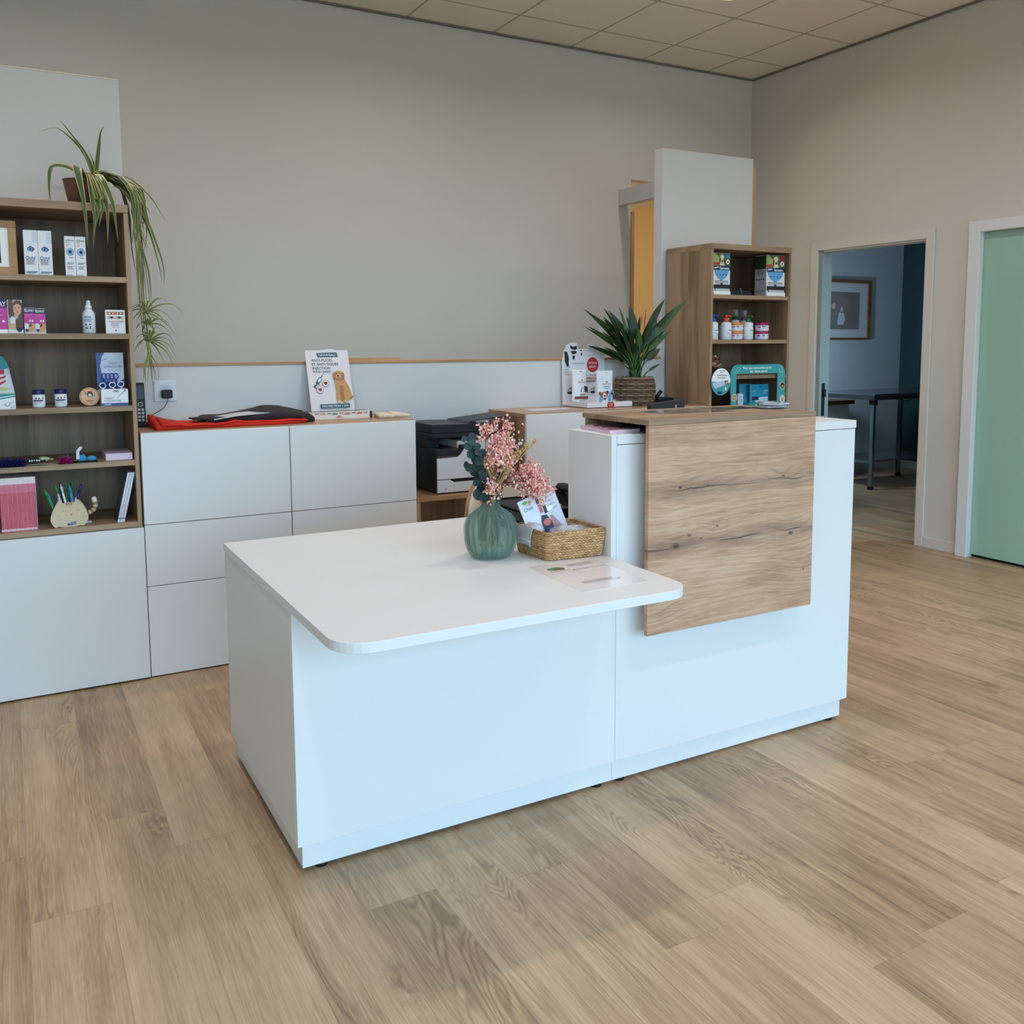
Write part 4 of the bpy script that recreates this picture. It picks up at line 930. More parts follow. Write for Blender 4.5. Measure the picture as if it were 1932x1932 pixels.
m2 = MB(); m2.T = sg.T; m2.prism([(.085, SHH+.0002), (.145, SHH+.0002), (.125, SHH+.007), (.105, SHH+.007)], 0, .003, 'y')
m2.build('clear_tab', P(226, 228, 230, .2), t)
m3 = MB(); m3.T = sg.T; m3.box(.01, SW-.01, .0035, .0055, 0, SHH-.002); m3.build('back_plate', mat('acrylic_back', (196, 200, 206), .15), t)
# small beige compresses
for k, (a, b_, lab) in enumerate(((1.478, 1.55, 'folded beige gauze pack with red print next to the leaflet tray'), (1.545, 1.635, 'folded beige gauze pack at the worktop corner above the printer'))):
    o = MB().slab(lambda u, v: (a+(b_-a)*u+.01*v, 4.0+.09*v-.01*u+.01*k, TZ+.017+.004*math.sin(u*4+k)+.003*v-.008*max(0, u-.7)), 10, 6, lambda u, v: .0165+.004*math.sin(u*4+k)+.003*v-.008*max(0, u-.7))
    o.face((a+.01, 4.0+.01*k, TZ+.004), (.05, -.006, 0), (0, 0, .012), (0, -1, 0)).line(.1, .5, .8, .7, .0012, 1)
    tag(o.build('gauze_pack', [mat('beige_gauze', (222, 206, 184), .85, bump=(300, .4, .001)), P(196, 60, 60)], None, ((a+b_)/2, 4.05, TZ)), lab, 'gauze pack')
# wooden batten lying on the rail
tag(MB().prism([(1.42, 4.325), (1.43, 4.345), (1.70, 4.30), (1.70, 4.292)], 1.2495, 1.262, 'z').build('wood_batten', M_pine, None, (1.55, 4.31, 1.2495)), 'short wooden batten lying askew on the partition rail behind the sign', 'batten')

# ------------------------------------------------------------------ printer
t = thing('printer', 'black and white multifunction printer standing in the gap between the cabinets', 'printer', (1.92, 4.06, .629), 0)
M_pb = mat('printer_black', (26, 28, 36), .42, var=.04); M_pw = mat('printer_white', (214, 218, 226), .4, var=.005)
px0, px1, pf, pz = 1.722, 2.115, 3.905, .6295
mb = MB().box(px0, px1, pf+.008, 4.235, pz, .838, 0, .004)
for k in range(7): mb.face((px0, 4.16, .70), (0, -.1, 0), (0, 0, .1), (-1, 0, 0)).rect(.1, .8, .1+.12*k, .14+.12*k, 1)
mb.build('body', [M_pb, mat('vent_black', (8, 8, 10), .6)], t)
mb = MB(); ly = pf
out = [(px0+.002, pz+.006), (px1-.002, pz+.006), (px1-.002, .682), (px0+.085, .682), (px0+.068, .6945), (px0+.002, .6945)]
mb.prism(out, ly, ly+.012, 'y'); mb.face((px0+.002, ly, pz), (.391, 0, 0), (0, 0, .07), (0, -1, 0)).rect(.218, .222, .1, .70, 1).rect(.09, .12, .26, .30, 1).rect(.09, .095, .3, .4, 1).rect(.115, .12, .3, .4, 1)
mb.build('paper_drawer', [M_pw, P(130, 136, 150)], t)
out = [(px0+.002, .6985), (px1-.002, .6985), (px1-.002, .865), (px0+.165, .865), (px0+.150, .848), (px0+.125, .812), (px0+.108, .800), (px0+.002, .797)]
MB().prism(out, ly, ly+.012, 'y').build('front_door', M_pw, t)
MB().box(px0+.075, px1-.004, ly+.004, ly+.0078, .6822, .7).build('drawer_slot', M_dark, t)
cp = MB(); cp.T = Matrix.Translation((px0+.003, ly+.001, .8)) @ Matrix.Rotation(-.75, 4, 'X')
cp.box(0, .118, 0, .02, 0, .055, 0, .002); cp.face((0, 0, 0), (.118, 0, 0), (0, 0, .055), (0, -1, 0)).rect(.04, .96, .08, .95, 1).rect(.06, .94, .12, .91, 0).rect(.14, .72, .2, .82, 2).rect(.77, .86, .35, .7, 3)
cp.build('control_panel', [M_pb, P(104, 84, 58, .4), P(10, 12, 14, .1), P(70, 66, 62, .3)], t)
MB().box(px0+.124, px1-.002, ly+.004, ly+.03, .838, .856, 0, .003).build('output_lip', M_pb, t)
MB().box(px0+.12, px1-.02, ly+.034, 4.16, .8385, .871).build('paper_output', P(206, 200, 194, .5), t)
MB().box(px0, px0+.06, 4.02, 4.23, .838, .886).box(px1-.03, px1, 4.02, 4.23, .838, .886).box(px0+.06, px1-.03, 4.17, 4.23, .838, .886).build('scanner_support', M_pb, t)
MB().box(px0-.012, px1+.01, 3.93, 4.235, .8865, .912, 0, .005).build('scanner_base', M_pb, t)
lid = [(px0-.012, .914), (px1+.01, .914), (px1+.01, .926), (px0+.23, .926), (px0+.215, .948), (px0+.14, .951), (px0-.012, .953)]
MB().prism(lid, 3.932, 4.235, 'y').build('scanner_lid', M_pb, t)
MB().prism([(px0+.20, .957), (px0+.225, .962), (px1+.02, .978), (px1+.02, .972)], 3.98, 4.19, 'y').build('feeder_tray', M_pb, t)
MB().prism([(px0+.19, .948), (px0+.232, .930), (px0+.232, .957), (px0+.20, .957)], 3.96, 4.21, 'y').build('feeder_mouth', M_pb, t)

# ------------------------------------------------------------------ worktop by the narrow bookcase
tag(MB().prism([(2.30, 4.01), (2.54, 4.03), (2.56, 4.13), (2.33, 4.165)], TZ, TZ+.0006, 'z').build('paper_sheet', [P(214, 216, 220, .25)], None, (2.42, 4.08, TZ)), 'white glossy sheet lying flat on the worktop near the dog treat display', 'paper')
t = thing('treat_display', 'cardboard counter display for dog treats with a spotted dog on its back card', 'display stand', (2.77, 4.12, TZ), 0)
CB = P(226, 226, 230, .5)
mb = MB().box(2.628, 2.915, 4.018, 4.252, TZ, TZ+.003).box(2.628, 2.915, 4.018, 4.021, TZ, TZ+.030).box(2.628, 2.631, 4.021, 4.252, TZ, TZ+.030).box(2.912, 2.915, 4.021, 4.252, TZ, TZ+.030)
mb.face((2.628, 4.018, TZ), (.287, 0, 0), (0, 0, .03), (0, -1, 0)).poly([(.45, .0), (.575, .03), (.6, .4), (.575, .95), (.46, .98), (.43, .5)], 1).text('FAITES-LE', .515, .62, .0048, 2, 'c', .026).text('GOUTER', .515, .32, .0048, 2, 'c', .022)
mb.build('tray', [CB, P(188, 34, 42), PWH], t)
mb = MB(); bw, bh = .275, .34
o = [(0, 0), (1, 0), (1, .80), (.985, .86), (.93, .89), (.83, .90), (.80, .955), (.74, .985), (.66, .985), (.60, .955), (.585, .90), (.40, .90), (.365, .93), (.355, .985), (.27, 1.0), (.2, .995), (.1, .95), (.045, .86), (.03, .76), (0, .75)]
mb.T = Matrix.Translation((2.612, 4.236, TZ+.003)) @ Matrix.Rotation(-.03, 4, 'X')
mb.prism([(a*bw, b_*bh) for a, b_ in o], 0, .003, 'y'); mb.face((0, 0, 0), (bw, 0, 0), (0, 0, bh), (0, -1, 0))
mb.poly([(.055, .86), (.12, .85), (.16, .75), (.15, .66), (.17, .60), (.12, .60), (.06, .70)], 1).poly([(.18, .96), (.26, .93), (.35, .95), (.35, .90), (.30, .88), (.2, .90)], 1).poly([(.2, .86), (.28, .87), (.34, .86), (.33, .82), (.24, .81)], 1).poly([(.24, .79), (.30, .79), (.28, .72), (.24, .74)], 1)
mb.lines(.05, .2, .46, .62, 4, 2, .4, .4).ell(.40, .90, .012, .01, 1, 8).ell(.44, .87, .016, .013, 1, 8).ell(.45, .81, .02, .022, 1, 10)
mb.ell(.71, .64, .145, .125, 4, 30).ell(.71, .64, .14, .12, 3, 30).text('FAITES-LE', .71, .67, .0092, 4, 'c', .054).text('GOUTER !', .71, .61, .0092, 4, 'c', .048)
mb.rect(.25, .52, .655, .675, 2)
mb.text('ROYAL CANIN', .695, .915, .0055, 3, 'c', .042).text('SAVOUREZ LA', .76, .47, .0075, 5, 'c', .072).text('DIFFERENCE', .68, .42, .0105, 3, 'c', .098).rect(.55, .77, .365, .385, 6)
for u in (.16, .70): mb.ell(u, .20, .06, .02, 1, 12).line(u-.05, .24, u+.04, .28, .003, 1).line(u+.02, .2, u+.04, .28, .003, 1)
mb.build('back_card', [CB, P(30, 32, 38), P(176, 184, 192), P(192, 40, 46), PWH, P(196, 110, 90), P(130, 124, 122)], t)
def pouch(name, label, x0, x1, y, z0, h, deco, mats, rz):
    t = thing(name, label, 'pouch', ((x0+x1)/2, y, z0), rz, 'dog treat pouches')
    mb = MB(); w = x1-x0; mb.T = Matrix.Translation(((x0+x1)/2, y, z0)) @ Matrix.Rotation(rz, 4, 'Z')
    def dep(v): return .017*(1-v)**.6*min(1, (v+.03)/.10)**.5+.001
    for sgn in (-1, 1): mb.grid(lambda u, v: ((u-.5)*w*(1-.05*math.sin(PI*v)), sgn*dep(v)*math.sin(PI*min(max(u, .0), 1))**.45, h*v), 12, 14, 0)
    mb.face((-w/2, -.0195, 0), (w, 0, 0), (0, .011, h), (0, -1, .1)); deco(mb)
    mb.build('bag', mats, t)
def treat_a(mb):
    mb.text('ROYAL CANIN', .62, .655, .0065, 1, 'c', .046).ell(.62, .71, .05, .015, 1, 10).rect(.45, .62, .94, .955, 3).poly([(.75, .55), (.97, .52), (.97, .34), (.85, .40), (.80, .36), (.76, .45)], 3).ell(.62, .50, .03, .013, 3, 8).ell(.56, .46, .03, .014, 3, 8).ell(.54, .41, .045, .018, 3, 8)
    mb.text('eats', .62, .325, .0125, 4, 'c', .030).rect(.1, .97, .19, .265, 2).lines(.4, .9, .10, .16, 2, 5, .3, .3)
pouch('treat_pouch', 'white treat pouch with a brown band, nearer the back card of the dog treat display', 2.628, 2.722, 4.17, TZ+.0035, .195, treat_a, [PW, P(180, 50, 60), P(112, 66, 56), P(34, 36, 44), P(80, 70, 90), PGRY], -.05)
def treat_b(mb):
    mb.text('ROYAL CANIN', .55, .635, .0065, 1, 'c', .054).ell(.55, .69, .07, .018, 1, 10).text('TRAINING', .55, .565, .0068, 2, 'c', .048).text('TREATS', .55, .515, .0068, 2, 'c', .038).rect(.46, .62, .94, .95, 5)
    mb.poly([(.08, .25), (.14, .12), (.22, .12), (.25, .28)], 2).poly([(.55, .14), (.72, .15), (.8, .3), (.95, .40), (.93, .46), (.8, .44), (.66, .34)], 2).poly([(.2, .0), (.62, .0), (.56, .2), (.3, .2)], 0)
    mb.ell(.38, .32, .20, .10, 3, 16).ell(.39, .28, .10, .11, 0, 14).ell(.13, .37, .08, .05, 4, 10).ell(.56, .40, .09, .05, 4, 10).ell(.40, .30, .05, .03, 6, 10).ell(.40, .22, .08, .035, 4, 10).ell(.82, .36, .05, .035, 6, 10).ell(.86, .44, .03, .02, 6, 8).lines(.7, .9, .08, .2, 4, 5, .3, .3)
pouch('treat_pouch', 'white and light blue treat pouch with a terrier, nearer the basket plant', 2.706, 2.816, 4.055, TZ+.0035, .19, treat_b, [P(226, 232, 240), P(160, 90, 110), P(90, 170, 214), P(168, 92, 62), P(120, 66, 48), PGRY, P(30, 34, 54)], .0)

# plant in wicker basket
BX, BY = 3.003, 4.118
t = thing('basket_plant', 'leafy green plant with upright stems in a brown wicker basket', 'potted plant', (BX, BY, TZ), 0)
bp = [(.0, .0), (.088, .0), (.096, .012), (.104, .04), (.108, .075), (.107, .11), (.101, .14), (.097, .155)]
def bR(z):
    for (r0, z0), (r1, z1) in zip(bp[1:], bp[2:]):
        if z <= z1: return r0+(r1-r0)*(z-z0)/(z1-z0)
    return bp[-1][0]
mb = MB(); NR = 15
for k in range(NR):
    z = .006+.0102*k; r = bR(z); pts = []
    for j in range(97):
        a = 2*PI*j/96; rr = r+.0042*math.sin(11*a+PI*k)+R.uniform(-.0008, .0008)
        pts.append((BX+rr*math.cos(a), BY+rr*math.sin(a), TZ+z+R.uniform(-.0008, .0008)))
    mb.tube(pts, .0052, 6, k % 3, False)
for k in range(22):
    a = 2*PI*k/22; mb.tube([(BX+bR(z)*math.cos(a), BY+bR(z)*math.sin(a), TZ+z) for z in (.002, .04, .08, .12, .156)], .0034, 5, 1)
mb.lathe([(.0, TZ+.0005), (.092, TZ+.0005), (.1, TZ+.02)], 24, (BX, BY), mi=1, caps=False)
for k in range(26):
    a = R.uniform(-2.6, .4); z = R.uniform(.01, .12); r = bR(z)+.004; mb.tube([(BX+r*math.cos(a), BY+r*math.sin(a), TZ+z), (BX+(r+.010)*math.cos(a+.05), BY+(r+.010)*math.sin(a+.05), TZ+z+R.uniform(-.012, .012))], [.0012, .0007], 4, 2)
mb.build('wicker_basket', [mat('wicker_a', (120, 98, 78), .75, var=.35, vscale=70), mat('wicker_b', (92, 74, 60), .8, var=.35, vscale=70), mat('wicker_c', (146, 124, 102), .75, var=.35, vscale=70)], t)
MB().lathe([(.0, TZ+.146), (.05, TZ+.147), (.094, TZ+.138)], 24, (BX, BY), caps=False).build('moss', mat('moss', (84, 78, 44), .95, bump=(90, 1, .006), var=.3, vscale=60), t)
ML = mat('dark_green_leaf', (32, 56, 26), .42, var=.3, vscale=14); ML2 = mat('mid_green_leaf', (54, 84, 36), .45, var=.25, vscale=14); MST = mat('green_stem', (58, 92, 44), .5, var=.2)
mb = MB(); ms = MB()
def pl(tx, tz, w, y=0.0, b0=None, bend=.0, mi=0, petiole=.55):
    b0 = b0 if b0 is not None else R.uniform(-.03, .03)
    p0 = Vector((BX+b0, BY+R.uniform(-.03, .03), TZ+.14)); p1 = Vector((tx, BY+y, tz)); d = p1-p0
    def at(q_): return p0 + Vector((d.x*q_**1.6, d.y*q_**1.5, d.z*(q_**.92))) - Vector((0, 0, bend*q_*q_))
    n1 = 5; ms.tube([at(petiole*q_/n1) for q_ in range(n1+1)], [.0042-.0014*q_/n1 for q_ in range(n1+1)], 6, 0, False)
    mb.leaf([at(petiole+(1-petiole)*q_/8) for q_ in range(9)], w, mi, up=(R.uniform(-.5, .5), -.8, .5), fold=.22)
leafs = [(2.65, 1.52, .016), (2.70, 1.50, .022), (2.745, 1.515, .020), (2.80, 1.505, .014), (2.86, 1.525, .018), (2.905, 1.53, .010), (2.96, 1.535, .024), (3.05, 1.50, .016), (3.22, 1.60, .020), (3.28, 1.575, .024), (3.20, 1.515, .020), (3.17, 1.46, .020), (3.21, 1.43, .010), (3.23, 1.40, .016),
         (3.16, 1.33, .014), (3.13, 1.30, .020), (2.73, 1.34, .018), (2.70, 1.42, .018), (2.79, 1.40, .018), (2.84, 1.44, .022), (2.90, 1.44, .020), (2.99, 1.43, .022), (3.06, 1.46, .022), (3.12, 1.46, .022), (3.09, 1.40, .02), (2.94, 1.38, .018), (3.03, 1.38, .02), (2.88, 1.37, .018), (2.77, 1.47, .02), (2.98, 1.50, .016), (3.11, 1.52, .016), (2.82, 1.33, .016)]
for k, (x, z, w) in enumerate(leafs): pl(x, z, w, R.uniform(-.10, .08), None, R.uniform(0, .03), k % 4 == 1 and 1 or 0, R.uniform(.42, .6))
for k in range(16): pl(3.0+R.uniform(-.30, .24), 1.34+R.uniform(-.02, .17), R.uniform(.010, .018), R.uniform(-.09, .08), None, R.uniform(0, .03), k % 5 == 1 and 1 or 0, R.uniform(.4, .6))
pl(2.79, 1.265, .005, -.03, -.02, -.02, 0, .5); pl(3.14, 1.215, .008, -.05, .04, 0, 0, .5)
mb.build('foliage', [ML, ML2], t); ms.build('stems', MST, t)
MB().leaf([(3.03, BY-.04, 1.40), (3.035, BY-.045, 1.46), (3.04, BY-.05, 1.52)], .005, 0, up=(0, -1, 0)).leaf([(3.015, BY-.04, 1.42), (3.012, BY-.045, 1.46), (3.01, BY-.05, 1.495)], .0045, 0, up=(0, -1, 0)).build('bud', mat('pink_bud', (150, 70, 80), .6), t)
# charger and cradle
t = thing('power_adapter', 'black power adapter plugged into the partition behind the wicker basket', 'charger', (3.2, PY-.03, 1.1), 0)
MB().box(3.165, 3.212, PY-.05, PY-.0003, 1.090, 1.124, 0, .004).build('plug', M_black, t)
MB().tube([(3.212, PY-.03, 1.1), (3.219, PY-.035, 1.09), (3.221, PY-.04, 1.06), (3.219, PY-.05, 1.03), (3.212, PY-.055, 1.012)], .0016, 6).build('cable', M_black, t)
t = thing('phone_dock', 'black phone dock with a handset, between the wicker basket and the narrow bookcase', 'phone', (3.235, 4.17, TZ), 0)
MB().prism([(3.185, TZ), (3.29, TZ), (3.29, TZ+.028), (3.26, TZ+.032), (3.19, TZ+.024)], 4.135, 4.215, 'y').build('dock', M_black, t)
MB().tube([(3.19, 4.17, TZ+.030), (3.208, 4.17, TZ+.05), (3.225, 4.17, TZ+.066)], [.010, .011, .012], 10).build('handset', M_black, t)
tag(MB().box(3.719, 3.802, YB-.010, YB-.0002, 1.396, 1.462, 0, .002).build('light_switch', mat('socket_white', (222, 222, 226), .35), None, (3.76, YB, 1.43)), 'white light switch on the back wall just above the leafy basket plant', 'switch')

# ------------------------------------------------------------------ narrow bookcase goods
def collarbox(col):
    def f(mb):
        mb.rect(0, 1, .70, 1, 1).poly([(0, .70), (.3, .70), (.35, .9), (.1, 1), (0, 1)], 9).ell(.50, .86, .15, .12, 2, 16).ell(.38, .84, .05, .07, 3, 10).ell(.63, .84, .05, .07, 3, 10).ell(.51, .80, .05, .055, 3, 10).poly([(.35, .70), (.65, .70), (.6, .78), (.4, .78)], 2)
        mb.poly([(.70, 1), (.95, 1), (.95, .90), (.83, .86), (.70, .90)], 4).ell(.83, .80, .10, .06, 5, 14).rect(.79, .87, .77, .83, 6).rect(0, .33, .72, .775, 6)
        mb.rect(0, 1, .595, .70, 7).poly([(.03, .63), (.3, .655), (.3, .675), (.12, .665), (.03, .65)], 5).text('Seresto', .63, .645, .0145, 5, 'c', .066)
        mb.poly([(.06, .595), (.88, .595), (.84, .5), (.72, .42), (.47, .34), (.22, .42), (.1, .5)], 8)
        for u in (.2, .38, .56, .74): mb.ell(u, .48, .035, .014, 7, 8)
        mb.rect(.1, .84, .285, .34, 10).rect(.15, .8, .29, .31, 11).ell(.47, .265, .05, .03, 12, 10).rect(0, .97, .14, .245, 12).rect(.1, .93, .085, .15, 13).rect(0, 1, 0, .085, 5)
    return f
CM = [P(228, 230, 234), P(70, 104, 58), P(220, 206, 180), P(96, 66, 50), P(46, 130, 180), PWH, P(196, 50, 56), P(20, 44, 84), P(96, 164, 216), P(150, 170, 96), P(140, 144, 150), P(206, 208, 212), P(34, 32, 36), P(186, 192, 204)]
CM2 = list(CM); CM2[4] = P(150, 30, 40)
carton('collar_box', 'tall white and navy collar box with a blue ribbon corner', 'box', 3.349, 3.466, 3.884, .10, SR[0]+.0003, .222, CM, collarbox(0), 0, 'collar boxes')
cb = carton('collar_box', 'tall white and navy collar box with a dark red ribbon corner, its grey side showing', 'box', 3.733, 3.872, 3.884, .09, SR[0]+.0003, .226, CM2, collarbox(1), 0, 'collar boxes')
mb = MB().box(3.7318, 3.7328, 3.885, 3.974, SR[0]+.0003, SR[0]+.225)
mb.face((3.7318, 3.974, SR[0]), (0, -.089, 0), (0, 0, .225), (-1, 0, 0)).rect(0, 1, .68, 1, 1).rect(.1, .95, .86, .9, 2).lines(.2, .85, .52, .68, 6, 2, .4, .3).rect(.1, .9, .1, .16, 3)
for u in (.2, .4, .6, .8): mb.ell(u, .42, .06, .025, 2, 8)
mb.build('grey_side', [P(176, 178, 182), P(46, 66, 42), P(60, 62, 66), P(150, 152, 156)], cb)
t = thing('collar_pack', 'flat black pack with a small green clip lying between the collar boxes', 'pack', (3.56, 3.93, SR[0]), 0)
MB().prism([(3.475, SR[0]+.0003), (3.625, SR[0]+.0003), (3.622, SR[0]+.016), (3.545, SR[0]+.030), (3.475, SR[0]+.024)], 3.88, 3.96, 'y').build('pack_body', mat('black_pack', (28, 28, 44), .3), t)
MB().tube([(3.545, 3.878, SR[0]+.002), (3.542, 3.878, SR[0]+.018), (3.548, 3.885, SR[0]+.034), (3.538, 3.885, SR[0]+.036)], .003, 6).build('green_clip', P(70, 120, 110), t)
def pump_bottle(x, y, capc, label, tint, z=SR[1]+.0003, r=.026, h=.098, spray=False, lab=True):
    t = thing('shampoo_bottle', label, 'bottle', (x, y, SR[1]), 0, 'care bottles')
    W_ = mat('white_plastic', (224, 230, 238), .35)
    mb = MB().lathe([(r*.92, z), (r, z+.003), (r, z+h*.62), (r*.93, z+h*.70), (r*.95, z+h*.74), (r*.95, z+h*.94), (r*.6, z+h), (.009, z+h+.002)], 26, (x, y))
    if lab:
        mb.cyl(x, y, r, z, h*.95, -165, -50).rect(.45, 1, .54, .58, 1).rect(.4, .62, .40, .42, 2).rect(.5, 1.0, .33, .35, 1).line(.6, .14, .75, .26, .002, 3).line(.75, .26, .9, .14, .002, 3)
    mb.build('bottle', [W_, P(*tint), PGRY, P(150, 190, 70) if tint[1] > tint[0] else P(214, 200, 80)], t)
    zc = z+h+.0022
    C = P(*capc, .3)
    if spray:
        MB().lathe([(.020, zc), (.022, zc+.004), (.015, zc+.014), (.0145, zc+.016)], 20, (x, y)).lathe([(.0085, zc+.0165), (.0085, zc+.046), (.006, zc+.050)], 14, (x, y)).build('cap', C, t)
        ov = mat('clear_overcap', (220, 226, 230), .08, trans=.0, alpha=.25)
        MB().lathe([(.0155, zc+.0165), (.0155, zc+.052), (.013, zc+.055)], 18, (x, y)).build('clear_overcap', ov, t)
    else:
        mb = MB().lathe([(.015, zc), (.015, zc+.012), (.008, zc+.016), (.0075, zc+.024)], 18, (x, y)).lathe([(.009, zc+.0245), (.0085, zc+.033), (.005, zc+.036)], 16, (x, y)).tube([(x, y, zc+.03), (x+.010, y-.018, zc+.031), (x+.012, y-.024, zc+.026)], [.0045, .004, .003], 8)
        mb.build('pump', C, t)
pump_bottle(3.372, 3.905, (30, 90, 200), 'white bottle with a blue pump at the inner end of the middle shelf', (40, 90, 170), r=.027)
pump_bottle(3.402, 3.975, (206, 60, 50), 'tall white bottle with a red spray cap, partly behind the blue pump bottle', (180, 70, 80), h=.112, spray=True)
pump_bottle(3.470, 3.912, (232, 78, 36), 'white bottle with an orange red pump on the middle shelf', (190, 70, 80), r=.030)
pump_bottle(3.517, 3.978, (200, 200, 204), 'white bottle half hidden behind the orange pump bottle', (190, 190, 190), r=.033, h=.085)
pump_bottle(3.625, 3.905, (44, 110, 62), 'white bottle with a green pump beside the orange lidded tubs', (40, 100, 80), r=.028)
pump_bottle(3.600, 3.985, (20, 66, 60), 'white bottle with a dark green spray cap standing at the back', (60, 100, 90), h=.112, spray=True)
pump_bottle(3.668, 3.985, (120, 62, 110), 'white bottle with a purple spray cap standing at the back', (120, 80, 110), h=.110, spray=True)
def tub(x, y, z, r, lidc, label, grp, tint):
    t = thing('care_tub', label, 'tub', (x, y, z), 0, grp)
    mb = MB().lathe([(r*.9, z), (r*.97, z+.004), (r, z+.012), (r, z+.033)], 28, (x, y)); mb.cyl(x, y, r, z+.012, .02, -170, -40).rect(.0, .2, .3, .8, 2).rect(.3, .5, .55, .8, 1).rect(.6, 1, .5, .62, 2).rect(.32, .5, .15, .3, 1)
    mb.build('tub_body', [mat('white_plastic', (224, 230, 238), .35), P(60, 60, 66), P(*tint)], t)
    MB().lathe([(r*1.02, z+.0332), (r*1.04, z+.036), (r*1.03, z+.0455), (r*.97, z+.0475)], 28, (x, y)).build('lid', P(*lidc, .35), t)
z = SR[1]+.0003
tub(3.556, 3.925, z, .036, (232, 130, 40), 'lower of the two orange lidded tubs on the middle shelf', 'orange lidded tubs', (190, 130, 170))
tub(3.556, 3.925, z+.0478, .036, (232, 130, 40), 'upper of the two orange lidded tubs on the middle shelf', 'orange lidded tubs', (190, 130, 170))
tub(3.745, 3.925, z, .039, (168, 24, 92), 'lower of the two magenta lidded tubs on the middle shelf', 'magenta lidded tubs', (180, 70, 130))
tub(3.747, 3.925, z+.0478, .039, (168, 24, 92), 'upper of the two magenta lidded tubs on the middle shelf', 'magenta lidded tubs', (180, 70, 130))
# brown pine cone ornament
t = thing('wood_flower', 'brown wooden ornament like a pine cone beside the round badge of the teal display', 'ornament', (3.385, 3.905, SR[2]), 0)
mb = MB()
for k in range(30):
    a = k*2.4; r = .012+.040*(k/30)**.6; zz = SR[2]+.085-.06*(k/30)
    d = Vector((math.cos(a), math.sin(a), .9-.9*k/30)).normalized(); c = Vector((3.385, 3.915, zz))
    mb.leaf([c, c+d*r*.6, c+d*r+Vector((0, 0, .008)), c+d*r*1.15+Vector((0, 0, .016))], .017, 2 if k < 3 else k % 3, fold=.3)
mb.lathe([(.012, SR[2]+.0003), (.02, SR[2]+.02), (.012, SR[2]+.06)], 12, (3.385, 3.915), mi=1)
mb.build('scales', [mat('brown_scale', (160, 100, 82), .6, var=.25), mat('dark_brown_scale', (120, 74, 60), .6, var=.2), mat('tan_scale', (226, 190, 156), .6, var=.2)], t)
# teal dental display frame
t = thing('dental_display', 'teal cardboard display frame with a round badge about healthy pet teeth', 'display stand', (3.64, 3.86, SR[3]), 0)
FZ, FX = .965, 3.452
T1 = P(62, 160, 164, .5)
mb = MB(); yf = 3.842
o = round_poly([(FX, FZ), (FX+.036, FZ), (FX+.036, FZ+.193), (3.794, FZ+.193), (3.794, FZ), (3.857, FZ), (3.850, FZ+.243), (FX-.006, FZ+.243)], [0, 0, 0, 0, 0, 0, .05, .05], 6)
mb.prism(o, yf, yf+.003, 'y'); mb.face((FX, yf, FZ), (.405, 0, 0), (0, 0, .243), (0, -1, 0))
mb.text('Pour que votre animal garde', .47, .925, .0125, 1, 'c', .210).text('des dents saines', .49, .845, .0125, 1, 'c', .130)
for u in (.90,): mb.line(u-.02, .81, u-.02, .9, .0012, 1).line(u-.02, .9, u+.01, .95, .0012, 1).line(u+.01, .95, u+.02, .88, .0012, 1).line(u+.02, .88, u+.045, .81, .0012, 1).line(u+.05, .81, u-.03, .81, .0012, 1)
mb.line(.06, .80, .10, .93, .0012, 1).line(.10, .93, .16, .92, .0012, 1).line(.16, .92, .11, .86, .0012, 1).line(.11, .86, .09, .80, .0012, 1)
for u, v, c in ((.935, .50, 2), (.935, .19, 3), (.047, .26, 4)): mb.ell(u, v, .048, .085, 1, 20).ell(u, v, .042, .075, c, 20).ell(u, v-.02, .02, .04, 5, 10)
mb.build('frame', [T1, PWH, P(40, 34, 36), P(214, 196, 180), P(150, 160, 110), P(200, 130, 110)], t)
mb = MB(); bc = (3.375, FZ+.153)
mb.prism([(bc[0]+.068*math.cos(a*PI/16), bc[1]+.074*math.sin(a*PI/16)) for a in range(32)], yf-.004, yf-.0015, 'y', 1)
mb.face((bc[0]-.068, yf-.004, bc[1]-.074), (.136, 0, 0), (0, 0, .148), (0, -1, 0))
mb.poly([(.5+.49*math.cos(PI*(k/20)*1.02-.1), .5+.49*math.sin(PI*(k/20)*1.02-.1)) for k in range(21)], 0)
mb.text('PROGRAMME', .55, .90, .006, 2, 'c', .036).text('DENTAIRE', .52, .845, .006, 2, 'c', .028).text('Demandez votre', .55, .745, .0085, 3, 'c', .072).text('carte de suivi', .53, .655, .0085, 3, 'c', .060)
mb.poly([(.04, .46), (.62, .54), (.85, .40), (.16, .26)], 4).poly([(.66, .54), (.86, .54), (.85, .40), (.72, .38)], 3).ell(.78, .46, .06, .06, 6, 10).rect(.34, .54, .06, .15, 5).ell(.73, .24, .05, .07, 0, 10)
mb.build('badge', [PWH, T1, P(70, 160, 160), P(60, 70, 110), P(186, 206, 224), P(26, 40, 100), P(214, 150, 110)], t)
z = SR[3]+.0003
carton('dental_box', 'small upright white box inside the teal display frame', 'box', 3.560, 3.598, 3.905, .03, z, .078, [P(206, 210, 220), PGRY], lambda mb: mb.lines(.15, .85, .2, .8, 7, 1, .35, .3))
carton('toothpaste_carton', 'flat white and navy carton lying at the foot of the teal display frame', 'box', 3.700, 3.846, 3.86, .03, z, .030, [P(214, 216, 226), PNAVY, P(190, 120, 140), PGRY], lambda mb: mb.rect(.9, 1, 0, 1, 1).rect(0, .1, 0, 1, 2).lines(.25, .8, .2, .8, 4, 3, .4, .2))
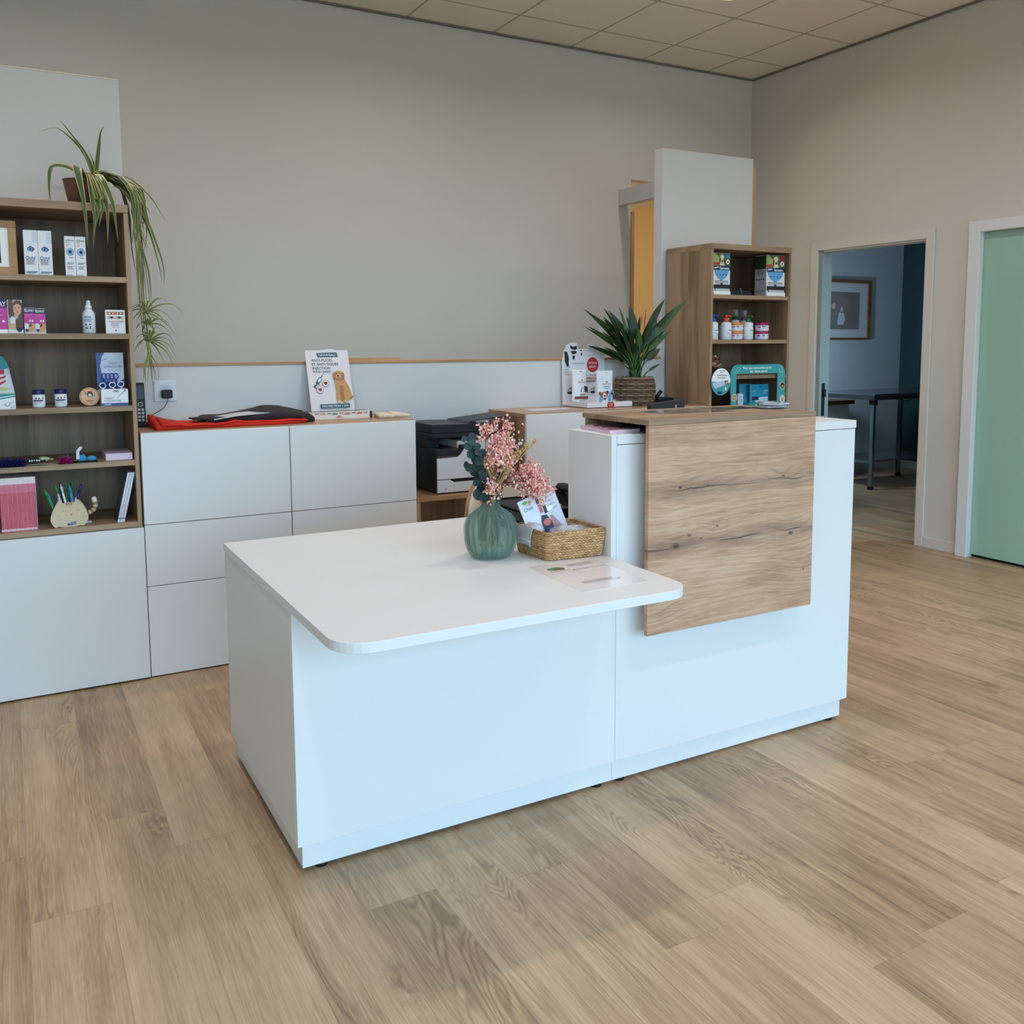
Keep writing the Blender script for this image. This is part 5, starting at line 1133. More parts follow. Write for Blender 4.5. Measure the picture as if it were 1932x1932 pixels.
carton('dental_tray', 'low teal carton beside the white and navy carton in the dental display', 'box', 3.605, 3.698, 3.862, .03, z, .026, [P(50, 140, 146), P(150, 180, 90), PK, PWH], lambda mb: mb.rect(.45, .65, .2, .8, 1).ell(.7, .5, .07, .3, 2, 8).rect(.8, .98, .2, .8, 3))
def dpouch(x0, x1, y, h, label, front):
    t = thing('dental_pouch', label, 'pouch', ((x0+x1)/2, y, z), 0, 'dental chew pouches')
    mb = MB(); w = x1-x0
    for sgn in (-1, 1): mb.grid(lambda u, v: (x0+w*u, y+sgn*(.014*(1-v)**.6+.0008)*math.sin(PI*u)**.4, z+h*v), 12, 10, 0)
    if front:
        mb.face((x0, y-.0165, z), (w, 0, 0), (0, .014, h), (0, -1, .1)).poly([(.05, .65), (.35, .78), (.9, .72), (.9, .69), (.35, .74)], 1).lines(.45, .92, .55, .70, 3, 1, .3, .3).poly([(.2, .40), (.85, .44), (.82, .05), (.25, .05)], 2).rect(.1, .4, .3, .46, 3).poly([(.4, .89), (.5, .93), (.62, .89)], 4)
    mb.build('bag', [P(34, 138, 170, .35), P(150, 206, 226), P(196, 210, 220, .3), PNAVY, P(10, 40, 60)], t)
dpouch(3.655, 3.812, 3.92, .128, 'front teal chew pouch standing in the dental display frame', True)
dpouch(3.605, 3.70, 3.95, .130, 'rear dark teal chew pouch standing behind the front one', False)
tag(MB().leaf([(3.545, 3.93, z), (3.536, 3.93, z+.06), (3.53, 3.93, z+.118)], .020, 0, up=(0, -1, 0), fold=.05, prof=lambda q_: .35+.65*abs(q_-.45)*1.6).build('clear_bag', mat('clear_teal_bag', (70, 140, 150), .2, alpha=.55), None, (3.54, 3.93, z)), 'crumpled clear teal bag at the inner side of the dental display', 'bag')
# ------------------------------------------------------------------ on the reception table
DZT = .7084
VX, VY = 1.214, 2.372
def glass_mat():
    m, nt, b = base_mat('green_ribbed_glass'); g = G(nt); x, y, z = g.obj()
    b.inputs['Base Color'].default_value = lin((160, 196, 178)); b.inputs['Roughness'].default_value = .1; b.inputs['Specular IOR Level'].default_value = .8
    th = g.m('ARCTAN2', y, x); seg = g.mul(th, 14/(2*PI)); f = g.frac(seg)
    tri = g.abs(g.sub(f, .5))
    ch = g.sin(g.mul(g.add(g.mul(z, 1.0), g.mul(tri, .022)), 2*PI/.0042))
    nt.links.new(g.bump(ch, .8, .0012), b.inputs['Normal'])
    gro = g.abs(g.sub(f, .5)); cc = g.mix(g.step(ch, -.4, .9, 0, .55), lin((146, 176, 162)), lin((228, 240, 234)))  # refracted glints of the engraved chevrons put into the colour
    cc = g.mix(g.step(gro, .40, .5), cc, lin((104, 140, 126))); nt.links.new(cc, b.inputs['Base Color'])  # shade of the rib grooves put into the colour too
    tr = g.new('ShaderNodeBsdfTransparent'); tr.inputs['Color'].default_value = lin((230, 240, 235)); lw = g.new('ShaderNodeLayerWeight'); lw.inputs['Blend'].default_value = .35
    mx = g.new('ShaderNodeMixShader'); nt.links.new(g.step(lw.outputs['Facing'], 0, 1, .20, .58), mx.inputs[0]); nt.links.new(tr.outputs[0], mx.inputs[1]); nt.links.new(b.outputs[0], mx.inputs[2])
    nt.links.new(mx.outputs[0], nt.nodes['Material Output'].inputs['Surface'])
    return m
t = thing('glass_vase', 'bulbous ribbed green glass vase holding the dried bouquet', 'vase', (VX, VY, DZT), 0)
def flute(r, z, a): return r*(1-.045*(abs(math.sin(7*a)) < .0) + .15*(abs(math.cos(7*a))**.6-.75)*min(1, max(0, (z-DZT)/.012)))
outer = [(.0, .0008), (.040, .0005), (.052, .003), (.062, .012), (.070, .028), (.0745, .05), (.0765, .075), (.0755, .095), (.071, .112), (.062, .125), (.050, .135), (.040, .142), (.031, .1485), (.0255, .155), (.024, .160), (.0245, .163)]
inner = [(.0225, .163), (.0215, .158), (.026, .151), (.036, .142), (.048, .132), (.060, .120), (.067, .108), (.0715, .094), (.0722, .075), (.070, .05), (.065, .03), (.055, .014), (.04, .008), (.0, .007)]
MB().lathe([(r, DZT+z) for r, z in outer+inner], 224, (VX, VY), rf=lambda r, z, a: flute(r, z, a), caps=False).build('vase_body', glass_mat(), t)
# bouquet: each stem is its own thing
VT = DZT+.163
def stem_path(tx, ty, tz, sag=.0, base=None):
    b = base or (R.uniform(-.03, .03), R.uniform(-.03, .03))
    p0 = Vector((VX+b[0], VY+b[1], DZT+.03)); pm = Vector((VX-b[0]*.45, VY-b[1]*.45, VT)); p1 = Vector((tx, ty, tz)); out = [p0, (p0+pm)/2, pm]
    d = p1-pm
    for q_ in (.2, .4, .6, .8, 1): out.append(pm+Vector((d.x*q_**1.25, d.y*q_**1.25, d.z*q_+sag*math.sin(PI*q_))))
    return out
M_euc = mat('eucalyptus_leaf', (50, 70, 70), .7, var=.25, vscale=40); M_eucs = mat('eucalyptus_stem', (74, 62, 54), .7)
def euc(tx, ty, tz, n, label, seed):
    rr = random.Random(seed); t = thing('eucalyptus_stem', label, 'eucalyptus stem', (VX, VY, DZT+.03), 0, 'eucalyptus stems'); p = stem_path(tx, ty, tz, .02)
    MB().tube(p, [.0018]*3+[.0016, .0014, .0012, .001, .0008], 5).build('stem', M_eucs, t)
    mb = MB(); k = 0
    for i in range(n):
        f = .05+.95*i/(n-1); q_ = f*5; j = min(int(q_), 4); a = p[2+j].lerp(p[3+j], q_-j)
        for s_ in (-1, 1):
            ang = i*1.57+rr.uniform(-.4, .4); d = Vector((math.cos(ang)*s_, math.sin(ang)*s_*.8, rr.uniform(-.1, .6))).normalized()
            r = .0185*(1-.35*f)*rr.uniform(.8, 1.15); c = a+d*(r+.003)
            nn = Vector((rr.uniform(-.6, .6), -1+rr.uniform(-.5, .5), rr.uniform(-.2, .8))).normalized(); u_ = d-nn*d.dot(nn); u_.normalize(); v_ = nn.cross(u_)
            pts = [c+u_*r*math.cos(2*PI*h/10)*1.0+v_*r*math.sin(2*PI*h/10)*.92 + nn*.002*math.cos(4*PI*h/10) for h in range(10)]
            mb.add([c-nn*.0015]+pts, [(0, 1+h, 1+(h+1) % 10) for h in range(10)], 0, True)
    mb.build('leaves', M_euc, t)
euc(1.137, 2.36, 1.062, 11, 'eucalyptus stem with round grey green leaves, the outermost one next to the printer', 1)
euc(1.165, 2.40, .975, 9, 'shorter dark eucalyptus stem low in the bouquet', 2)
euc(1.345, 2.44, 1.03, 10, 'eucalyptus stem partly hidden behind the pink flowers', 3)
M_pk = mat('pink_blossom', (232, 152, 146), .8, var=.18, vscale=120); M_pk2 = mat('pale_pink_blossom', (244, 204, 188), .8, var=.12, vscale=120); M_pks = mat('red_brown_stem', (150, 78, 66), .7)
def gyp(tx, ty, tz, n, rad, label, seed, sag=.0):
    rr = random.Random(seed); t = thing('baby_breath_spray', label, 'dried flower', (VX, VY, DZT+.03), 0, 'pink dried sprays'); p = stem_path(tx, ty, tz, sag)
    ms = MB().tube(p, [.0014]*4+[.0012, .001, .0008, .0006], 5); mf = MB()
    hub = [p[4], p[5], p[6], p[7]]
    for k in range(n):
        h = rr.choice(hub); e = Vector((tx, ty, tz)) + Vector((rr.gauss(0, 1)*rad[0], rr.gauss(0, 1)*rad[1], rr.gauss(0, 1)*rad[2]))*.55
        if k % 3 == 0: ms.tube([h, h.lerp(e, .55)+Vector((0, 0, .004)), e], [.0006, .0005, .0003], 3, 0, False)
        for m_ in range(3):
            c = e + Vector((rr.uniform(-1, 1), rr.uniform(-1, 1), rr.uniform(-1, 1)))*.008
            mf.blob(c, rr.uniform(.0022, .0043), 0 if rr.random() < .52 else 1, 6, 4, (rr.uniform(.8, 1.2), 1, rr.uniform(.8, 1.2)))
    ms.build('twigs', M_pks, t); o = mf.build('blossoms', [M_pk, M_pk2], t); o['kind'] = 'stuff'
gyp(1.245, 2.35, 1.055, 150, (.045, .03, .05), 'pink dried spray at the top of the bouquet', 4)
gyp(1.312, 2.33, .945, 190, (.045, .035, .045), 'dense pink dried spray drooping towards the wicker tray', 5, .03)
gyp(1.338, 2.30, .91, 110, (.036, .03, .034), 'lowest pink dried spray hanging over the wicker tray', 6, .04)
gyp(1.215, 2.31, 1.01, 90, (.03, .02, .03), 'pale pink spray facing the eucalyptus stem in the bouquet', 7)
gyp(1.275, 2.40, 1.01, 120, (.04, .03, .04), 'pink dried spray at the back of the bouquet', 8)
gyp(1.205, 2.34, .915, 40, (.02, .015, .03), 'small pink spray low above the vase neck', 9)
gyp(1.20, 2.37, 1.085, 34, (.022, .02, .02), 'thin pink spray with loose blossoms at the top, above the printer', 10)
M_str = mat('straw', (204, 168, 112), .8, var=.25, vscale=60)
for k in range(24):
    t = thing('dried_grass_stalk', 'dried straw coloured grass stalk in the middle of the bouquet', 'dried grass', (VX, VY, DZT+.03), 0, 'dried grass stalks')
    a = R.uniform(-1, 1); tx, ty, tz = VX+.045+.07*a, VY+R.uniform(-.075, .03), 1.09-.05*abs(a-.3)-R.uniform(0, .13)
    p = stem_path(tx, ty, tz, .0); MB().tube(p, [.0014]*8, 4, 0, False).build('stalk', M_str, t)
    mb = MB(); tip = p[-1]; d = (p[-1]-p[-2]).normalized()
    for j in range(14):
        s_ = Vector((R.uniform(-1, 1), R.uniform(-1, 1), R.uniform(.4, 1.4))).normalized(); c = tip-d*(.05*j/14); mb.leaf([c, c+s_*.010, c+s_*.024], .0026, 0, fold=.1)
    mb.build('ear', M_str, t)
# wicker tray with magazines and bags
def weave_mat():
    m, nt, b = base_mat('seagrass_weave'); g = G(nt); x, y, z = g.obj()
    u = g.mul(g.add(x, y), 1/.0105); v = g.mul(z, 1/.0075); row = g.floor(v); fv = g.frac(v)
    uu = g.add(u, g.add(g.mul(g.m('MODULO', row, 2.0), .5), g.mul(fv, g.sub(1.0, g.mul(g.m('MODULO', row, 2.0), 2.0))))); fu = g.frac(uu)
    h = g.mul(g.sin(g.mul(fu, PI)), g.sin(g.mul(fv, PI)))
    rn = g.rnd(g.xyz(g.floor(uu), row, 1.0)); fine = g.noise(g.xyz(g.mul(x, 300), g.mul(y, 300), g.mul(z, 300)), 1, 2)
    c = g.ramp(g.add(g.mul(h, .45), g.add(g.mul(rn, .34), g.mul(fine, .22))), [(.12, (120, 80, 46)), (.36, (182, 134, 86)), (.60, (210, 166, 114)), (.88, (234, 198, 150))])
    nt.links.new(c, b.inputs['Base Color']); b.inputs['Roughness'].default_value = .7
    nt.links.new(g.bump(h, .9, .003), b.inputs['Normal']); return m
M_weave = weave_mat()
t = thing('wicker_tray', 'rectangular woven seagrass tray of magazines beside the counter side', 'basket', (1.41, 2.31, DZT), 0)
mb = MB(); TXc, TYc = 1.411, 2.306
def rrect(w, d, r, z, n=6, wob=0):
    pts = round_poly([(-w, -d), (w, -d), (w, d), (-w, d)], [r]*4, n)
    return [(TXc+p[0]-.006*p[1]/d, TYc+p[1]-.010*p[0]/w, z+(wob*math.sin(9*p[0]/w+5*p[1]/d))) for p in pts]
rings = [(.089, .079, .0), (.092, .082, .006), (.0945, .0845, .03), (.097, .087, .058), (.0985, .0885, .078), (.0955, .0855, .080), (.0925, .0825, .076), (.0905, .0805, .05), (.087, .077, .006), (.086, .076, .004)]
rp = [rrect(a, b_, .012, DZT+.0004+z, 5, .0012 if z > .07 else 0) for a, b_, z in rings]; n = len(rp[0])
for i in range(len(rp)-1): mb.add(rp[i]+rp[i+1], [(k, (k+1) % n, n+(k+1) % n, n+k) for k in range(n)], 0, True)
mb.add(rp[0], [tuple(range(n))], 0).add(rp[-1], [tuple(range(n))], 0)
mb.tube([(p[0], p[1], p[2]+.0015) for p in rp[5]]+[(rp[5][0][0], rp[5][0][1], rp[5][0][2]+.0015)], .0042, 6, 0, False)
mb.build('tray_weave', M_weave, t)
def leaning(name, label, p0, p1, h, lean, mats, deco, th=.003, back=.0):
    t = thing(name, label, 'magazine', ((p0[0]+p1[0])/2, (p0[1]+p1[1])/2, p0[2]), 0, 'magazines in the wicker tray')
    mb = MB(); ang = math.atan2(p1[1]-p0[1], p1[0]-p0[0]); roll = -math.atan2(p1[2]-p0[2], math.hypot(p1[0]-p0[0], p1[1]-p0[1]))
    mb.T = Matrix.Translation(p0) @ Matrix.Rotation(ang, 4, 'Z') @ Matrix.Rotation(roll, 4, 'Y') @ Matrix.Rotation(-lean, 4, 'X'); w = (Vector(p1)-Vector(p0)).length
    mb.box(0, w, 0, th, 0, h); mb.face((0, 0, 0), (w, 0, 0), (0, 0, h), (0, -1, 0)); deco(mb); mb.build('pages', mats, t); return t
def mag1(mb):
    mb.rect(.0, 1, 0, 1, 0).text('Chats', .32, .80, .011, 1, 'c', .032).ell(.25, .93, .12, .035, 4, 10).ell(.45, .91, .06, .03, 5, 8).rect(.68, .8, .8, .97, 2).rect(.86, .99, .78, .99, 5).rect(.7, .82, .62, .78, 6).rect(.86, .98, .58, .75, 3)
    mb.poly([(.62, .0), (.60, .45), (.70, .58), (.9, .55), (1, .4), (1, 0)], 3).ell(.82, .42, .16, .07, 6, 12).ell(.82, .22, .2, .1, 7, 12).rect(.25, .6, .1, .3, 8).ell(.12, .55, .06, .04, 9, 8).ell(.15, .38, .05, .04, 9, 8)
leaning('magazine', 'cat magazine with a green title standing tilted in the wicker tray', (1.338, 2.318, DZT+.010), (1.420, 2.324, DZT+.036), .158, .20, [P(222, 220, 230, .3), P(30, 120, 90, .3), P(120, 60, 60), P(60, 62, 72), P(120, 190, 110), P(226, 150, 70), P(206, 110, 100), P(70, 100, 160), P(170, 130, 130), P(226, 170, 160)], mag1)
def mag2(mb):
    mb.lines(.15, .45, .80, .92, 3, 1, .4, .3).lines(.5, .9, .62, .97, 4, 2, .4, .3).ell(.5, .72, .2, .05, 3, 10).poly([(.28, .58), (.55, .58), (1, .0), (.62, 0)], 4).poly([(.32, .58), (.55, .58), (.8, .2), (.5, .25)], 5)
leaning('magazine', 'pale grey magazine standing tilted behind the cat magazine in the wicker tray', (1.398, 2.335, DZT+.016), (1.476, 2.341, DZT+.041), .150, .20, [P(206, 210, 222, .3), P(160, 170, 180), P(176, 182, 196), PWH, P(140, 136, 160), P(176, 140, 146)], mag2)
zb = mat('zip_bag_plastic', (216, 218, 226), .18, alpha=.5)
def crumple(name, label, fn, nu=16, nv=12):
    mb = MB().grid(fn, nu, nv); o = mb.build(name, [zb, P(236, 238, 242, .3)], None, fn(.5, .5)); s_ = o.modifiers.new('film', 'SOLIDIFY'); s_.thickness = .0004; return tag(o, label, 'plastic bag', 'clear zip bags')
t_ = MB()
def hang(u, v):                                   # bag hanging over the short side of the tray
    y = 2.275+.085*u; s_ = v
    if s_ < .35: return (1.345-.035*(s_/.35), y+.012, DZT+.090+.006*math.sin(u*5)+.004*math.sin(s_*9))
    q_ = (s_-.35)/.65; return (1.3085-.014*math.sin(q_*PI/2)-.004*q_, y+.012*(1-q_)-.006*q_, DZT+.0905-.052*q_+.003*math.sin(u*4))
o = crumple('zip_bag', 'clear zip bag draped over the short side of the wicker tray next to the vase', hang)
MB().tube([(hang(q_/8, .82)[0]-.001, hang(q_/8, .82)[1], hang(q_/8, .82)[2]) for q_ in range(9)], .0011, 5).build('zip_strip', P(240, 242, 246, .3), o)
crumple('zip_bag', 'crumpled clear zip bag bulging in the middle of the wicker tray', lambda u, v: (1.372+.082*u, 2.245+.085*v, DZT+.066+.020*math.sin(PI*v)*math.sin(PI*u)**.7+.016*mnoise.noise((u*4, v*4, 1))+.008*mnoise.noise((u*11, v*11, 2)))) 
crumple('zip_bag', 'clear zip bag with pale blue sachets near the counter side of the wicker tray', lambda u, v: (1.435+.068*u, 2.250+.10*v, DZT+.064+.014*math.sin(PI*v)*math.sin(PI*u)**.6+.012*mnoise.noise((u*5, v*4, 4))+.008*mnoise.noise((u*11, v*11, 6))))
tag(MB().box(1.44, 1.485, 2.27, 2.325, DZT+.03, DZT+.066, 0, .006).face((1.44, 2.269, DZT+.03), (.045, 0, 0), (0, 0, .036), (0, -1, 0)).lines(.1, .9, .1, .9, 5, 1, .5, .3).build('sachet_bundle', [P(196, 210, 222, .3), P(90, 130, 160)], None, (1.46, 2.3, DZT+.03)), 'bundle of pale blue sachets inside the wicker tray', 'sachets')
# laminated sheet on the table
t = thing('laminated_notice', 'laminated notice with a green oval logo lying flat on the reception table', 'notice', (1.35, 2.05, DZT), 0)
mb = MB(); A_, B_, C_, D_ = (1.247, 2.206), (1.239, 1.905), (1.444, 1.913), (1.459, 2.200)
mb.prism([A_, B_, C_, D_], DZT, DZT+.0007, 'z')
mb.face((1.243, 1.907, DZT+.0007), (.207, .007, 0), (.006, .296, 0), (0, 0, 1))
mb.ell(.25, .80, .13, .058, 1, 20).ell(.28, .79, .06, .03, 2, 12).ell(.33, .77, .04, .025, 3, 10).lines(.1, .38, .69, .71, 1, 4, .3, .1).lines(.47, .93, .78, .88, 4, 4, .25, .4, 4).lines(.45, .93, .66, .68, 1, 4, .4, .1).ell(.43, .67, .012, .01, 3, 8)
mb.lines(.18, .9, .20, .28, 3, 4, .3, .4, 6).ell(.72, .215, .018, .010, 5, 8)
mb.build('sheet', [mat('laminate', (236, 230, 234), .12, coat=.6), P(96, 140, 116, .15), P(60, 104, 80, .15), P(70, 64, 60, .15), P(128, 120, 128, .15), P(180, 50, 56, .15)], t)
# leaflets on the wooden ledge
WTZ = 1.1124
for pts, col, lab in (([(1.757, 2.392), (1.80, 2.262), (2.04, 2.250), (1.985, 2.425)], (170, 166, 158), 'glossy laminated sheet lying on the wooden ledge above the knotty panel'),
                      ([(2.02, 2.432), (2.05, 2.310), (2.20, 2.312), (2.205, 2.405)], (126, 134, 122), 'glossy greenish leaflet lying further along the wooden ledge')):
    mb = MB().prism(pts, WTZ, WTZ+.0007, 'z'); c = sum((Vector(p) for p in pts), Vector((0, 0)))/4
    mb.face((pts[1][0], pts[1][1], WTZ+.0007), (pts[2][0]-pts[1][0], pts[2][1]-pts[1][1], 0), (pts[0][0]-pts[1][0], pts[0][1]-pts[1][1], 0), (0, 0, 1)).ell(.35, .5, .2, .3, 1, 14).ell(.6, .5, .12, .2, 2, 12)
    tag(mb.build('leaflet', [mat('gloss_%d' % col[0], col, .08, coat=1), P(120, 118, 108, .1), P(150, 146, 140, .1)], None, (c.x, c.y, WTZ)), lab, 'leaflet')
t = thing('leaflet_pile', 'small pile of glossy leaflets at the far end of the wooden ledge', 'leaflets', (2.235, 2.29, WTZ), 0)
for k in range(4):
    mb = MB(); mb.T = Matrix.Translation((2.226+.007*k, 2.29-.004*k, WTZ+.0045*k)) @ Matrix.Rotation(.2*k-.2, 4, 'Z'); mb.box(-.045, .04, -.03, .03, 0, .0042)
    mb.build('leaflet_sheet', [P(*((60, 66, 66), (196, 200, 206), (110, 116, 110), (206, 214, 224))[k], .15)], t)
tag(MB().prism([(2.375, 2.235), (2.475, 2.245), (2.49, 2.315), (2.40, 2.325)], 1.0664, 1.0670, 'z').build('paper_sheet', [P(226, 226, 230, .3)], None, (2.43, 2.28, 1.0664)), 'small white paper lying on the white counter end past the wooden ledge', 'paper')
t = thing('pink_booklet', 'pale pink booklet lying on the white counter end under the wooden ledge', 'book', (1.61, 2.33, 1.0664), 0)
MB().prism([(1.556, 2.418), (1.535, 2.225), (1.648, 2.232), (1.69, 2.418)], 1.0665, 1.0765, 'z').build('pages', P(222, 196, 214, .4), t)
mb = MB().prism([(1.555, 2.419), (1.534, 2.224), (1.649, 2.231), (1.691, 2.419)], 1.0766, 1.0772, 'z'); mb.face((1.534, 2.224, 1.0772), (.115, .007, 0), (.021, .195, 0), (0, 0, 1)).ell(.5, .5, .25, .14, 1, 12).ell(.75, .3, .12, .08, 2, 10).ell(.35, .75, .14, .07, 2, 10).rect(.15, .6, .15, .25, 1)
mb.build('cover', [P(206, 176, 190, .15), P(150, 84, 104, .2), P(110, 60, 70, .2)], t)
# behind the vase: cup of pens, letter tray, telephone, screen
t = thing('pen_cup', 'dark pen cup standing behind the glass vase', 'pen cup', (1.325, 2.6, DZT), 0)
MB().lathe([(.0, DZT), (.036, DZT), (.038, DZT+.095), (.035, DZT+.095), (.033, DZT+.004), (.0, DZT+.004)], 24, (1.325, 2.6), caps=False).build('cup', M_black, t)
for (dx, dz, col, nm) in ((-.030, .128, (226, 96, 40), 'orange'), (-.018, .13, (30, 30, 34), 'black'), (.016, .14, (120, 130, 150), 'silver'), (.024, .135, (40, 70, 160), 'blue')):
    p = thing('pen', nm + ' pen in the cup behind the glass vase', 'pen', (1.325, 2.6, DZT+.006), 0, 'pens behind the vase')
    MB().tube([(1.325-dx*.6, 2.6, DZT+.0062), (1.325+dx, 2.595, DZT+dz)], .0042, 8).build('barrel', P(*col, .3), p)
    MB().tube([(1.325+dx*1.0, 2.595, DZT+dz+.0002), (1.325+dx*1.08, 2.5945, DZT+dz+.010)], .0028, 6).build('tip', P(*[int(c*.7) for c in col], .3), p)
t = thing('letter_tray', 'black letter tray with a cream folder on top, half hidden between vase and wicker tray', 'letter tray', (1.55, 2.72, DZT), 0)
mb = MB()
for zz in (.0, .034, .068): mb.box(1.45, 1.645, 2.60, 2.86, DZT+zz, DZT+zz+.004)
mb.box(1.45, 1.454, 2.60, 2.86, DZT, DZT+.078).box(1.641, 1.645, 2.60, 2.86, DZT, DZT+.078).box(1.45, 1.645, 2.857, 2.861, DZT, DZT+.078).box(1.454, 1.641, 2.63, 2.66, DZT+.004, DZT+.068)
mb.build('tray', M_black, t)
MB().box(1.456, 1.60, 2.604, 2.64, DZT+.0725, DZT+.086).build('folder', P(214, 196, 164, .6), t)
MB().box(1.456, 1.64, 2.603, 2.84, DZT+.0042, DZT+.008).build('blue_file', P(40, 80, 170, .4), t)
t = thing('desk_telephone', 'black desk telephone behind the white counter side, only its slanted edge showing', 'telephone', (1.76, 2.71, DZT), 0)
MB().prism([(2.62, DZT), (2.80, DZT), (2.80, DZT+.10), (2.62, DZT+.05)], 1.688, 1.85, 'x').build('base', M_black, t)
MB().box(1.69, 1.735, 2.625, 2.8, DZT+.1002, DZT+.125, 0, .01).build('handset', M_black, t)
t = thing('monitor', 'black computer screen seen from behind, its slanted top edge rising over the wooden ledge', 'monitor', (2.287, 2.905, DZT), 0)
mb = MB(); mb.T = Matrix.Translation((2.139, 2.82, DZT)) @ Matrix.Rotation(math.atan2(.17, .296), 4, 'Z')
mb.box(0, .345, 0, .022, .13, .3915, 0, .004); mb.face((0, 0, .13), (.345, 0, 0), (0, 0, .2615), (0, -1, 0)).rect(.70, .725, .84, .93, 1); mb.build('screen_housing', [mat('monitor_black', (36, 38, 42), .45), PWH], t)
mb2 = MB(); mb2.T = mb.T; mb2.box(.15, .19, .023, .04, .012, .25).box(.08, .26, -.04, .07, 0.0002, .012); mb2.build('stand', M_black, t)

# ------------------------------------------------------------------ spider plant on the bookcase
t = thing('spider_plant', 'trailing variegated spider plant in a brown pot on top of the wide bookcase', 'potted plant', (.30, 4.03, 1.859), 0)
SPX, SPY, SPZ = .295, 4.02, 1.8593
MB().lathe([(.0, SPZ), (.048, SPZ), (.066, SPZ+.100), (.068, SPZ+.104), (.062, SPZ+.104), (.058, SPZ+.09), (.0, SPZ+.09)], 32, (SPX, SPY), caps=False).build('pot', mat('brown_pot', (118, 88, 72), .6, var=.06), t)
MB().lathe([(.0, SPZ+.094), (.058, SPZ+.0905)], 20, (SPX, SPY), caps=False).build('soil', mat('soil', (60, 46, 36), .95, bump=(90, 1, .004)), t)
L_g = mat('spider_leaf_green', (66, 88, 46), .5, var=.25, vscale=18); L_y = mat('spider_leaf_cream', (178, 166, 104), .5, var=.15, vscale=18)
LP = lambda q_: (.55+.45*math.sin(PI*min(1, q_*1.4)**.7))*(1-q_**3)+.02
mb = MB()
def sl(pts, w): 
    ps = [Vector(p) for p in pts]; out = []
    for k in range(13):
        f = k/12*(len(ps)-1); i = min(int(f), len(ps)-2); q_ = f-i
        p0, p1, p2, p3 = ps[max(i-1, 0)], ps[i], ps[i+1], ps[min(i+2, len(ps)-1)]
        out.append(.5*((2*p1)+(p2-p0)*q_+(2*p0-5*p1+4*p2-p3)*q_*q_+(3*p1-3*p2+p3-p0)*q_**3))
    mb.leaf(out, w, 0, up=(.15, -.7, .7), fold=.3, prof=LP, edge=1)
cz = SPZ+.10
def P3(x, z, y=SPY): return (x, y, z)
# long arching blades read from the photo, in world metres
sl([P3(.335, cz), P3(.33, cz+.05), P3(.30, cz+.12), P3(.235, cz+.185), P3(.20, cz+.19), P3(.155, cz+.17)], .0075)
sl([P3(.338, cz), P3(.332, cz+.06), P3(.305, cz+.12), P3(.27, cz+.17), P3(.245, cz+.205), P3(.23, cz+.225)], .0085)
sl([P3(.345, cz), P3(.352, cz+.07), P3(.362, cz+.14), P3(.37, cz+.19), P3(.383, cz+.218)], .009)
sl([P3(.342, cz), P3(.345, cz+.05), P3(.335, cz+.09), P3(.325, cz+.12)], .006)
sl([P3(.30, cz), P3(.27, cz+.028, 3.98), P3(.225, cz+.038, 3.94), P3(.185, cz+.02, 3.9), P3(.175, cz-.05, 3.875), P3(.177, cz-.11, 3.868)], .016)
sl([P3(.30, cz), P3(.285, cz+.03, 3.95), P3(.272, cz+.032, 3.9), P3(.275, cz-.02, 3.865), P3(.285, cz-.09, 3.85), P3(.29, cz-.18, 3.846), P3(.292, cz-.27, 3.845)], .017)
for k, (x1, z1, w) in enumerate(((.33, -.19, .015), (.345, -.16, .017), (.315, -.24, .013), (.36, -.22, .016), (.335, -.11, .017), (.385, -.21, .015), (.355, -.10, .016))):
    sl([P3(.31, cz), P3(.31+(x1-.31)*.3, cz+.018, 3.95), P3(.31+(x1-.31)*.6, cz-.01, 3.88), P3(x1, cz-.08+z1*.1, 3.85), P3(x1+.004, cz+z1*.7, 3.845), P3(x1+.006*(k-3), cz+z1-.03, 3.843)], w)
for k in range(26):
    rr = random.Random(k+50); x1 = rr.uniform(.455, .52); z1 = -rr.uniform(.10, .36); y1 = rr.uniform(3.86, 4.1)
    sl([P3(.32, cz), P3(.36, cz+rr.uniform(.01, .04), SPY-.02), P3(.42, cz+rr.uniform(-.01, .02), (SPY+y1)/2), P3(.455+(x1-.455)*.6, cz+z1*.25, y1), P3(x1, cz+z1*.65, y1), P3(x1+rr.uniform(-.03, .03), cz+z1, y1)], rr.uniform(.008, .013))
sl([P3(.33, cz), P3(.38, cz+.035), P3(.46, cz+.02, 3.98), P3(.53, cz-.05, 3.95), P3(.565, cz-.11, 3.94), P3(.585, cz-.145, 3.94)], .007)
sl([P3(.33, cz), P3(.40, cz+.02), P3(.50, cz-.02, 3.97), P3(.51, cz-.12, 3.95), P3(.51, cz-.22, 3.95), P3(.49, cz-.28, 3.95)], .006)
sl([P3(.33, cz), P3(.42, cz+.01), P3(.50, cz-.10, 3.96), P3(.555, cz-.26, 3.95), P3(.57, cz-.34, 3.95), P3(.567, cz-.40, 3.95)], .0075)
sl([P3(.33, cz), P3(.43, cz+.0), P3(.51, cz-.15, 3.96), P3(.55, cz-.30, 3.95), P3(.56, cz-.38, 3.95)], .008)
for k in range(14):
    rr = random.Random(k+90); x1 = .462+.05*rr.random(); sl([P3(.40, cz-.02, 3.95), P3(.46, cz-.05, 3.93), P3(.475, cz-.20, 3.92), P3(x1, cz-.32-.05*rr.random(), 3.92), P3(x1+.01*rr.uniform(-1, 1), cz-.42-.14*rr.random(), 3.92)], .006)
mb.build('foliage', [L_g, L_y], t)
mb = MB()
for x0_, dz in ((.462, .0), (.470, -.02), (.478, .01)): mb.tube([(x0_, 3.93, cz-.10), (x0_+.008, 3.93, cz-.3), (x0_+.012, 3.93, cz-.5), (x0_+.02, 3.93, cz-.60+dz)], .0018, 5)
